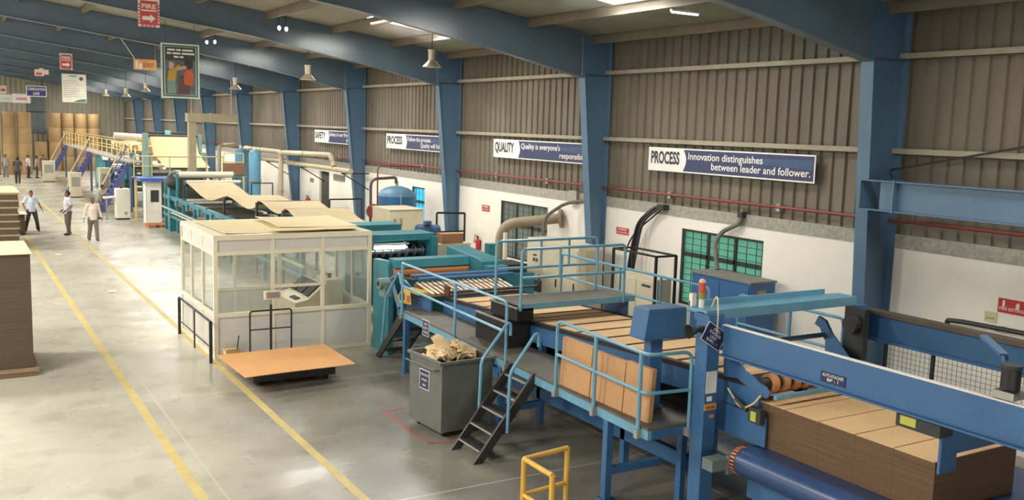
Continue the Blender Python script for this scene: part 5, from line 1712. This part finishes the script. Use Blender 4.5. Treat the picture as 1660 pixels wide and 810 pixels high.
def person(label, loc, face, shirt, trousers, H=1.70, pose=None, sleeves='short', vox=.009, hair=HAIR, lean=0):
    """body facing -y before turning by face; pose gives joints relative to a standing figure"""
    P_ = dict(kl=(.10, -.02, .50), al=(.11, .02, .08), kr=(-.10, -.02, .50), ar=(-.11, .02, .08),
              el=(.25, .03, 1.14), hl=(.27, -.04, .90), er=(-.25, .03, 1.14), hr=(-.27, -.04, .90), head=0.0)
    if pose:
        P_.update(pose)
    V_ = lambda *a: Vector(a)
    t = thing('person', label, 'person', loc)
    L0 = Vector(loc)
    k = H/1.72

    def lean_(p):
        p = Vector(p)
        if p.z > .92:
            h = p.z-.92
            p = Vector((p.x, p.y-h*math.sin(lean), .92+h*math.cos(lean)))
        return p
    J = {n_: Vector(v) for n_, v in P_.items() if n_ != 'head'}
    for n_ in ('el', 'er', 'hl', 'hr'):
        J[n_] = lean_(J[n_])
    sh = {1: lean_((.19, 0, 1.42)), -1: lean_((-.19, 0, 1.42))}
    hip = {1: V_(.09, 0, .92), -1: V_(-.09, 0, .92)}
    neck, hc = lean_((0, .0, 1.47)), lean_((0, -.015, 1.605))
    b = B()
    limb(b, [V_(0, 0, .92), lean_((0, -.01, 1.08)), lean_((0, -.01, 1.28)), lean_((0, .0, 1.40))], [.125, .118, .135, .10])
    limb(b, [sh[-1], lean_((0, 0, 1.41)), sh[1]], [.055, .075, .055])
    limb(b, [lean_((0, .005, 1.40)), neck, lean_((0, -.005, 1.54))], [.06, .052, .05])
    b.ball(hc, .076, .094, .115, 16, 12)
    b.ball(hc+V_(0, -.04, -.055), .052, .05, .05, 12, 8)
    b.ball(hc+V_(0, -.098, -.012), .014, .020, .024, 8, 6)
    for s in (1, -1):
        b.ball(hc+V_(.077*s, .01, -.005), .010, .02, .032, 8, 6)
    for s, kn, an, e, h in ((1, 'kl', 'al', 'el', 'hl'), (-1, 'kr', 'ar', 'er', 'hr')):
        K, A_, E, Hd = J[kn], J[an], J[e], J[h]
        limb(b, [hip[s], hip[s].lerp(K, .5), K], [.092, .078, .058])
        limb(b, [K, K.lerp(A_, .4)+V_(0, .012, 0), A_], [.056, .054, .036])
        b.ball(A_+V_(0, -.07, -.045), .04, .11, .032, 12, 8)
        limb(b, [sh[s], sh[s].lerp(E, .5), E], [.054, .047, .039])
        limb(b, [E, E.lerp(Hd, .4), Hd], [.038, .036, .025])
        d = (Hd-E).normalized()
        side = V_(0, 1, 0)-d*d.y
        side = side.normalized() if side.length > .1 else V_(1, 0, 0)
        nrm = d.cross(side).normalized()*s
        pc = Hd+d*.05
        for q in (-.026, -.009, .009, .026):
            base = Hd+d*.09+side*q
            ln = .078-.5*abs(q+.004)
            limb(b, [Hd+d*.01+side*q*.6, base, base+d*ln*.55-nrm*.008, base+d*ln-nrm*.028], [.013, .0105, .0098, .009], 8)
        tb = Hd+d*.025-side*.028
        limb(b, [tb, tb+d*.035-side*.028, tb+d*.07-side*.030-nrm*.012], [.013, .0105, .0095], 8)
    bo = remeshed(b, vox)

    def put(name, bb, m, parent=t, smooth=True):
        bb.v = [L0+Vector(v)*k for v in bb.v]
        return make(name, bb, m, parent, smooth=smooth)
    put('body', bo, SKIN)
    # shirt
    b = B()
    b.tube([V_(0, 0, .84), V_(0, 0, .95), lean_((0, -.01, 1.10)), lean_((0, -.01, 1.28)), lean_((0, 0, 1.40)), lean_((0, .0, 1.47))], [.165, .158, .148, .160, .120, .064], 20)
    limb(b, [sh[-1], lean_((0, 0, 1.41)), sh[1]], [.072, .09, .072])
    for s, e, h in ((1, 'el', 'hl'), (-1, 'er', 'hr')):
        E, Hd = J[e], J[h]
        if sleeves == 'short':
            limb(b, [sh[s], sh[s].lerp(E, .5), sh[s].lerp(E, .85)], [.074, .068, .066], 14, (True, False))
        else:
            limb(b, [sh[s], sh[s].lerp(E, .5), E], [.066, .056, .050], 14)
            limb(b, [E, E.lerp(Hd, .5), E.lerp(Hd, .92)], [.049, .046, .040], 14, (True, False))
    so = put('shirt', remeshed(b, vox*1.4), shirt)
    bt = B()
    for q in range(4):
        z = 1.36-q*.12
        bt.ball(lean_((0, -.165 if z < 1.3 else -.13, z)), .008, .006, .008, 8, 6)
    # trousers
    b = B()
    b.tube([V_(0, 0, .78), V_(0, 0, .86), V_(0, 0, .97)], [.12, .155, .145], 18)
    for s, kn, an in ((1, 'kl', 'al'), (-1, 'kr', 'ar')):
        K, A_ = J[kn], J[an]
        limb(b, [hip[s]-V_(0, 0, .04), hip[s].lerp(K, .5), K], [.112, .098, .080], 14)
        limb(b, [K, K.lerp(A_, .5), A_+V_(0, 0, -.02)], [.079, .074, .070], 14, (True, False))
    put('trousers', remeshed(b, vox*1.4), trousers)
    for s, an in ((1, 'al'), (-1, 'ar')):
        A_ = J[an]
        b = B()
        b.ball(A_+V_(0, -.06, -.040), .048, .135, .040, 14, 8)
        b.ball(A_+V_(0, .02, -.02), .046, .06, .055, 12, 8)
        put('shoe', b, BLACK)
    b = B()
    for j in range(8):
        pass
    hb = B()
    hb.ball(hc+V_(0, .018, .022), .087, .104, .110, 18, 12)
    # trim the hair to the crown and back of the head
    keep = [i for i, v in enumerate(hb.v) if (v.z-hc.z) > (.028 if v.y < hc.y-.03 else (-.025 if v.y < hc.y+.02 else -.07))]
    ks = set(keep)
    hb.f = [f for f in hb.f if all(i in ks for i in f)]
    put('hair', hb, hair)
    for s in (1, -1):
        b = B()
        b.ball(hc+V_(.031*s, -.086, .006), .013, .008, .008, 8, 6)
        put('eye', b, mat('dark_eye', rgb(40, 30, 28), .3))
    b = B()
    b.ball(hc+V_(0, -.092, -.062), .022, .006, .006, 10, 6)
    put('mouth', b, mat('lip', rgb(112, 62, 54), .5))
    t.rotation_euler = (0, 0, face)
    return t


LT_BLUE = mat('light_blue_shirt', rgb(196, 210, 224), .8, var=.06, scale=6)
PALE_SHIRT = mat('pale_lilac_shirt', rgb(208, 208, 220), .8, var=.06, scale=6)
CREAM_SHIRT = mat('cream_pink_shirt', rgb(234, 218, 202), .8, var=.05, scale=6)
GREY_SHIRT = mat('grey_shirt', rgb(150, 146, 140), .8, var=.06, scale=6)
DARK_SHIRT = mat('dark_grey_shirt', rgb(74, 72, 74), .8, var=.06, scale=6)
CHAR_T = mat('charcoal_trousers', rgb(62, 60, 56), .85, var=.06, scale=6)
BROWN_T = mat('grey_brown_trousers', rgb(98, 86, 76), .85, var=.06, scale=6)
GREY_T = mat('grey_trousers', rgb(122, 116, 106), .85, var=.06, scale=6)
person('man in light blue shirt standing with legs apart beside the low board stack', (3.05, 44.0, 0), .15, LT_BLUE, CHAR_T, 1.70,
       dict(kl=(.17, -.06, .50), al=(.24, -.02, .08), kr=(-.17, -.04, .50), ar=(-.25, .05, .08), el=(.30, .05, 1.17), hl=(.40, -.02, .94), er=(-.31, .02, 1.18), hr=(-.28, -.12, .97)))
person('man in pale lilac shirt and brown trousers standing sideways in the aisle', (4.27, 42.3, 0), -1.35, PALE_SHIRT, BROWN_T, 1.80,
       dict(el=(.23, .06, 1.15), hl=(.20, -.14, .98), er=(-.23, .06, 1.15), hr=(-.18, -.14, .98), al=(.10, -.04, .08), ar=(-.09, .06, .08)))
person('man in a cream shirt and grey trousers walking towards the camera on the yellow line', (4.91, 40.0, 0), .12, CREAM_SHIRT, GREY_T, 1.72,
       dict(kl=(.10, -.12, .51), al=(.10, -.22, .10), kr=(-.10, .04, .49), ar=(-.11, .20, .10), el=(.27, .05, 1.15), hl=(.32, -.02, .90), er=(-.27, .03, 1.15), hr=(-.33, -.05, .90)), sleeves='long', hair=mat('grey_black_hair', rgb(90, 84, 78), .7))
person('man in a grey shirt leaning over the desk of the white control console', (6.25, 48.7, 0), 1.3, GREY_SHIRT, GREY_T, 1.66,
       dict(el=(.22, -.16, 1.20), hl=(.16, -.38, 1.14), er=(-.22, -.16, 1.20), hr=(-.14, -.38, 1.12)), lean=.30)
person('far man in a grey shirt walking at the left edge in front of the reels', (4.0, 81.5, 0), .1, GREY_SHIRT, GREY_T, 1.74, dict(kl=(.10, -.10, .5), al=(.10, -.15, .09), ar=(-.1, .12, .09)), vox=.013)
person('far man in dark clothes walking away between the stacks and the reels', (4.35, 74.0, 0), 3.0, DARK_SHIRT, CHAR_T, 1.86, dict(kl=(.10, -.08, .5), al=(.10, -.12, .09), ar=(-.1, .14, .10)), vox=.013)
person('far man in a white shirt and dark trousers standing sideways before the reels', (5.5, 81.0, 0), 1.2, PALE_SHIRT, CHAR_T, 1.74, None, vox=.013)
person('far man in a pinkish shirt standing near the pale console', (6.05, 80.5, 0), 1.5, mat('dusty_pink_shirt', rgb(176, 150, 150), .8), CHAR_T, 1.70, dict(el=(.22, -.12, 1.16), hl=(.18, -.34, 1.08)), vox=.013)
person('far man in brown clothes half hidden behind the man in the pinkish shirt', (6.75, 83.5, 0), .2, mat('brown_shirt', rgb(112, 92, 82), .8), BROWN_T, 1.68, None, vox=.013)

# ================================================================== hanging signs and lamps


def hang(t, x0, x1, y, z, m=DARK):
    for x in (x0, x1):
        make('cord', B().tube([(x, y, z), (x, y, roof(x)-.02)], .006, 6), m, t)


def arrow(parent, c, w_, h, m):
    x, y, z = c
    b = B().prism([(x-w_/2, y, z-h*.22), (x+w_*.1, y, z-h*.22), (x+w_*.1, y, z-h/2), (x+w_/2, y, z), (x+w_*.1, y, z+h/2), (x+w_*.1, y, z+h*.22), (x-w_/2, y, z+h*.22)], (0, .002, 0))
    make('arrow', b, m, parent)


def fire_board(label, x, y, z, w_, h):
    t = thing('fire_sign', label, 'sign', (x, y, z), 'hanging fire signs')
    make('plate', B().box(x-w_/2, x+w_/2, y-.006, y+.006, z-h/2, z+h/2), SIGN_WHITE, t)
    b = B().box(x-w_/2+.05, x+w_/2-.05, y-.009, y-.0065, z-h/2+.05, z+h/2-.05)
    make('red_field', b, mat('faded_sign_red', rgb(206, 84, 88), .5), t)
    b = B()
    n_ = 7
    for k in range(n_):
        a_ = z-h/2+.06+(h-.16)*k/n_
        for xx in (x-w_/2+.006, x+w_/2-.044):
            make('border_dash', B().box(xx, xx+.038, y-.009, y-.0065, a_, a_+h/n_*.5), mat('faded_sign_red', rgb(206, 84, 88), .5), t)
    for k in range(4):
        a_ = x-w_/2+.07+(w_-.14)*k/4
        make('border_dash', B().box(a_, a_+w_/4*.5, y-.009, y-.0065, z-h/2+.006, z-h/2+.044), mat('faded_sign_red', rgb(206, 84, 88), .5), t)
    text(t, 'FIRE', (x, y-.009, z+h*.16), (1, 0, 0), (0, 0, 1), h*.16, SIGN_WHITE, width=w_*.66, align='C', bold=.03)
    make('rule', B().box(x-w_*.36, x+w_*.36, y-.011, y-.0092, z+h*.06, z+h*.11), SIGN_WHITE, t)
    arrow(t, (x, y-.0115, z-h*.19), w_*.62, h*.3, SIGN_WHITE)
    hang(t, x-w_*.3, x+w_*.3, y, z+h/2)
    return t


fire_board('large red and white FIRE arrow sign hanging at the top edge', 4.80, 26.9, 7.62, .54, .72)
fire_board('smaller red and white FIRE arrow sign hanging further back on two cords', 5.28, 51.2, 7.44, .56, .77)
# safety poster
t = thing('safety_poster', 'big framed safety poster with a yellow and an orange figure hanging above the line', 'poster', (6.7, 32.2, 5.75))
x, y, z, w_, h = 6.69, 32.24, 6.40, 1.20, 1.74
PALE_GREEN = mat('pale_green_frame', rgb(210, 226, 208), .5)
make('frame', B().box(x-w_/2, x+w_/2, y-.012, y+.012, z-h/2, z+h/2), PALE_GREEN, t)
make('dark_border', B().box(x-w_/2+.05, x+w_/2-.05, y-.015, y-.0125, z-h/2+.05, z+h/2-.05), mat('slate_green', rgb(74, 98, 96), .5), t)
make('inner_border', B().box(x-w_/2+.10, x+w_/2-.10, y-.018, y-.0152, z-h/2+.10, z+h/2-.10), PALE_GREEN, t)
make('picture', B().box(x-w_/2+.12, x+w_/2-.12, y-.020, y-.0182, z-h/2+.11, z+h/2-.11), mat('poster_grey_blue', rgb(112, 122, 126), .6, var=.25, scale=6), t)
make('dark_sky', B().prism([(x-.47, y-.022, z+.34), (x+.47, y-.022, z+.34), (x+.47, y-.022, z+.75), (x-.47, y-.022, z+.75)], (0, .0015, 0)), mat('poster_dark', rgb(72, 70, 74), .6), t)
for r_, (za, segs) in enumerate(((.64, ((-.40, -.16), (-.12, .02), (.06, .40))), (.53, ((-.42, -.28), (-.24, .0), (.04, .44))), (.42, ((-.20, -.06), (-.02, .10))))):
    b = B()
    for a_, c in segs:
        b.box(x+a_, x+c, y-.024, y-.0222, z+za, z+za+.055)
    make('caption_line', b, SIGN_WHITE, t)


def fig(name, pts, m, off):
    make(name, B().prism([(x+a_, y-off, z+c) for a_, c in pts], (0, .0015, 0)), m, t)


fig('figure', [(-.42, -.30), (-.36, .02), (-.22, .06), (-.05, .22), (.02, .16), (-.12, -.02), (-.16, -.32)], mat('poster_yellow', rgb(190, 152, 60), .6), .024)
fig('figure', [(-.40, -.72), (-.42, -.30), (-.16, -.32), (-.14, -.72)], mat('poster_green_grey', rgb(120, 150, 138), .6), .0242)
fig('figure', [(-.36, .06), (-.36, .26), (-.30, .30), (-.20, .22), (-.22, .06)], mat('poster_skin', rgb(206, 160, 140), .6), .0245)
fig('figure', [(.12, -.42), (.10, -.10), (.20, .08), (.36, .06), (.42, -.10), (.38, -.46)], mat('poster_orange', rgb(196, 96, 60), .6), .024)
fig('figure', [(.14, .08), (.12, .34), (.22, .42), (.38, .34), (.40, .14), (.30, .06)], mat('poster_brown', rgb(70, 58, 56), .6), .0242)
fig('figure', [(-.10, .10), (.12, .18), (.20, .16), (.18, .08), (-.08, .02)], mat('poster_skin', rgb(206, 160, 140), .6), .0255)
fig('figure', [(-.10, -.74), (-.06, -.14), (.12, -.12), (.30, -.46), (.28, -.74)], mat('poster_maroon', rgb(104, 72, 70), .6), .0232)
hang(t, x-.45, x+.45, y, z+h/2)
t = thing('hanging_sign', 'amber and white rectangular sign hanging left of the framed poster', 'sign', (7.35, 42.2, 6.8))
make('plate', B().box(6.90, 7.80, 42.23, 42.25, 6.83, 7.27), mat('amber_sign', rgb(236, 176, 116), .5), t)
make('white_block', B().box(6.97, 7.08, 42.226, 42.2295, 6.9, 7.2).box(7.12, 7.22, 42.226, 42.2295, 6.87, 7.1), SIGN_WHITE, t)
text(t, 'EXIT', (7.50, 42.23, 6.95), (1, 0, 0), (0, 0, 1), .17, mat('amber_lettering', rgb(150, 84, 44), .5), width=.42, align='C')
make('cord', B().tube([(6.95, 42.24, 7.27), (6.38, 42.3, roof(6.38)-.02)], .014, 6), WHITE, t)
make('cord', B().tube([(7.75, 42.24, 7.27), (7.75, 42.24, roof(7.75)-.02)], .010, 6), GALV, t)
t = thing('hanging_board', 'tall white notice board with a green foot hanging at the far end', 'sign', (7.39, 67.5, 5.8))
x, y, z = 7.39, 67.5, 6.58
make('board', B().box(x-.72, x+.72, y-.01, y+.01, z-.90, z+.90), mat('notice_white', rgb(250, 250, 240), .5), t)
make('green_foot', B().prism([(x-.1, y-.013, z-.87), (x+.68, y-.013, z-.87), (x+.68, y-.013, z-.66), (x+.3, y-.013, z-.70)], (0, .002, 0)), mat('notice_green', rgb(96, 150, 110), .5), t)
make('green_mark', B().box(x-.3, x+.15, y-.013, y-.0105, z+.74, z+.80), mat('notice_green', rgb(96, 150, 110), .5), t)
make('emblem', B().lathe((x+.42, y-.011, z+.62), [(.12, 0), (.12, .003)], 12, (0, -1, 0)), mat('emblem_brown', rgb(120, 100, 84), .6), t)
for k in range(9):
    make('text_line', B().box(x-.62, x+.15+.25*((k*7) % 3)/2, y-.012, y-.0105, z+.45-k*.125, z+.475-k*.125), GALV, t)
hang(t, x-.55, x+.55, y, z+.90)
t = notice('hanging_sign', 'dark blue sign with white lettering hanging at the far end above the reels', (5.76, 74.85, 6.44), (1, 0, 0), (0, 0, 1), 1.30, .75, mat('sign_navy', rgb(62, 62, 124), .5), SIGN_WHITE, [('CORRUGATION', .17, 1.1), ('LINE', .17, .4)], SIGN_WHITE, border=.05, bold=.02)
hang(t, 5.3, 6.2, 74.85, 6.81)
t = thing('hanging_sign', 'small white cross shaped sign with red marks hanging at the far left', 'sign', (4.85, 59.3, 7.0))
x, y, z = 4.85, 59.3, 7.19
make('plate', B().prism([(x-.35, y, z-.22), (x+.12, y, z-.22), (x+.12, y, z-.12), (x+.36, y, z-.12), (x+.36, y, z+.14), (x+.1, y, z+.14), (x+.1, y, z+.21), (x-.12, y, z+.21), (x-.12, y, z+.14), (x-.35, y, z+.14)], (0, .02, 0)), mat('pale_pink_sign', rgb(236, 216, 204), .5), t)
make('red_mark', B().box(x-.28, x+.02, y-.006, y-.001, z-.16, z-.04), mat('faded_sign_red', rgb(206, 84, 88), .5), t)
make('cord', B().tube([(x, y+.01, z+.21), (x, y+.01, roof(x))], .006, 6), DARK, t)
for x, y, z, w_, h, lb, c in ((4.34, 87.8, 6.74, .5, .65, 'little pale red sign hanging at the left edge', 'faded_sign_red'), (5.33, 83.0, 6.02, 1.25, .7, 'pale pinkish sign with red lettering above the reels at the far left', 'pale_pink_sign'), (4.30, 84.0, 6.0, .9, .6, 'pale greenish sign beside the pinkish sign at the left edge', 'pale_sage_sign')):
    t = thing('hanging_sign', lb, 'sign', (x, y, z-h/2))
    make('plate', B().box(x-w_/2, x+w_/2, y-.01, y+.01, z-h/2, z+h/2), {'faded_sign_red': mat('pale_pink_sign', rgb(230, 208, 196), .5), 'pale_pink_sign': mat('pale_rose_sign', rgb(226, 214, 210), .5), 'pale_sage_sign': mat('pale_sage_sign', rgb(204, 210, 196), .5)}[c], t)
    make('marking', B().box(x-w_*.3, x+w_*.3, y-.014, y-.0105, z-h*.2, z+h*.1), {'faded_sign_red': mat('faded_sign_red', rgb(206, 84, 88), .5), 'pale_pink_sign': mat('rose_letter', rgb(190, 140, 140), .5), 'pale_sage_sign': mat('sage_letter', rgb(190, 196, 182), .5)}[c], t)
    hang(t, x-w_*.35, x+w_*.35, y, z+h/2)
tag(make('hanging_rod', B().tube([(5.76, 44.0, 7.55), (5.70, 44.0, roof(5.7)-.02)], .03, 6), WHITE), 'thin white rod hanging straight down from the roof left of the FIRE sign', 'rod')


SHADE = mat('dusty_lamp_metal', rgb(206, 192, 170), .4, metal=.3, var=.08)
lp = None
for x, y, z, lb in ((10.63, 21.8, 6.35, 'grey bell shaped high bay lamp nearest the camera, by the bright skylight'), (9.58, 28.2, 6.16, 'grey bell shaped high bay lamp second from the camera'),
                    (9.70, 37.0, 6.05, 'bell shaped high bay lamp right of the framed poster'), (9.16, 52.6, 6.2, 'bell shaped high bay lamp just left of the framed poster'),
                    (8.27, 53.1, 5.9, 'small far bell shaped bay lamp, second from the left of the row'), (9.19, 66.8, 6.15, 'farthest and leftmost bell shaped high bay lamp, smallest in view')):
    if lp is None:
        lp = thing('bay_lamp', lb, 'lamp', (x, y, z), 'bell shaped bay lamps')
        make('lamp_shade', B().lathe((x, y, z), [(.235, 0), (.24, .01), (.15, .10), (.085, .17), (.075, .17), (.14, .095), (.225, .005)], 24), SHADE, lp, smooth=True)
        make('bulb', B().ball((x, y, z+.06), .05, .05, .07, 12, 8), WHITE, lp, smooth=True)
        make('ballast_housing', B().tube([(x, y, z+.17), (x, y, z+.40)], .09, 14), SHADE, lp, smooth=True)
        make('collar', B().tube([(x, y, z+.40), (x, y, z+.44)], .105, 14), SHADE, lp, smooth=True)
        make('cord', B().tube([(x, y, z+.44), (x, y, roof(x)-.01)], .012, 6), DARK, lp)
    else:
        o = copy_tree(lp, (x, y, z), lb)
        for ch in o.children:
            if ch.name.startswith('cord'):
                ch.data = ch.data.copy()
                for v in ch.data.vertices:
                    if v.co.z > .6:
                        v.co.z = roof(x)-.01-z
HOT = emit_mat('lit_flood_lens', (1, .97, .9, 1), 14)
for x, y, z, lb in ((8.34, 27.05, 7.52, 'left one of a pair of small lit floodlights under the second rafter gap'), (8.53, 27.0, 7.5, 'right one of a pair of small lit floodlights under the second rafter gap'),
                    (8.2, 35.1, 7.60, 'left one of the far pair of small lit floodlights'), (8.46, 35.0, 7.62, 'right one of the far pair of small lit floodlights')):
    t = thing('floodlight', lb, 'floodlight', (x, y, z), 'small lit floodlights')
    make('housing', B().box(x-.06, x+.06, y-.02, y+.06, z-.07, z+.07), DARK, t)
    make('lens', B().ball((x, y-.03, z), .045, .02, .06, 12, 8), HOT, t, smooth=True)
    make('bracket', B().tube([(x, y+.02, z+.07), (x, y+.02, roof(x)-.02)], .012, 6), DARK, t)
t = thing('tube_light', 'lit white tube light fixed under the roof above the large PROCESS sign', 'tube light', (12.3, 14.3, 7.3))
make('batten', B().box(12.0, 12.7, 14.27, 14.33, 7.20, 7.24), WHITE, t)
make('tube', B().tube([(12.02, 14.30, 7.185), (12.68, 14.30, 7.185)], .016, 8), emit_mat('cool_tube', (.92, .97, 1, 1), 9), t)
make('hanger', B().tube([(12.3, 14.3, 7.24), (12.3, 14.3, roof(12.3))], .01, 6), GALV, t)
# ================================================================== thin warm haze that fills the far half of the hall
hm = bpy.data.materials.new('hall_haze')
hm.use_nodes = True
hn = hm.node_tree
hn.nodes.clear()
vs_ = hn.nodes.new('ShaderNodeVolumeScatter')
vs_.inputs['Color'].default_value = (1, .97, .90, 1)
vs_.inputs['Density'].default_value = .010
vs_.inputs['Anisotropy'].default_value = .2
ho = hn.nodes.new('ShaderNodeOutputMaterial')
hn.links.new(vs_.outputs[0], ho.inputs['Volume'])
b = B()
pts = [(-16.8, 9, .02), (13.5, 9, .02), (13.5, 9, 6.9), (RIDGE_X, 9, 8.9), (-16.8, 9, 6.9)]
b.prism(pts, (0, 84.4, 0))
hz = tag(make('haze', b, hm), 'thin warm dusty haze hanging in the far half of the hall', 'haze')
hz['kind'] = 'stuff'
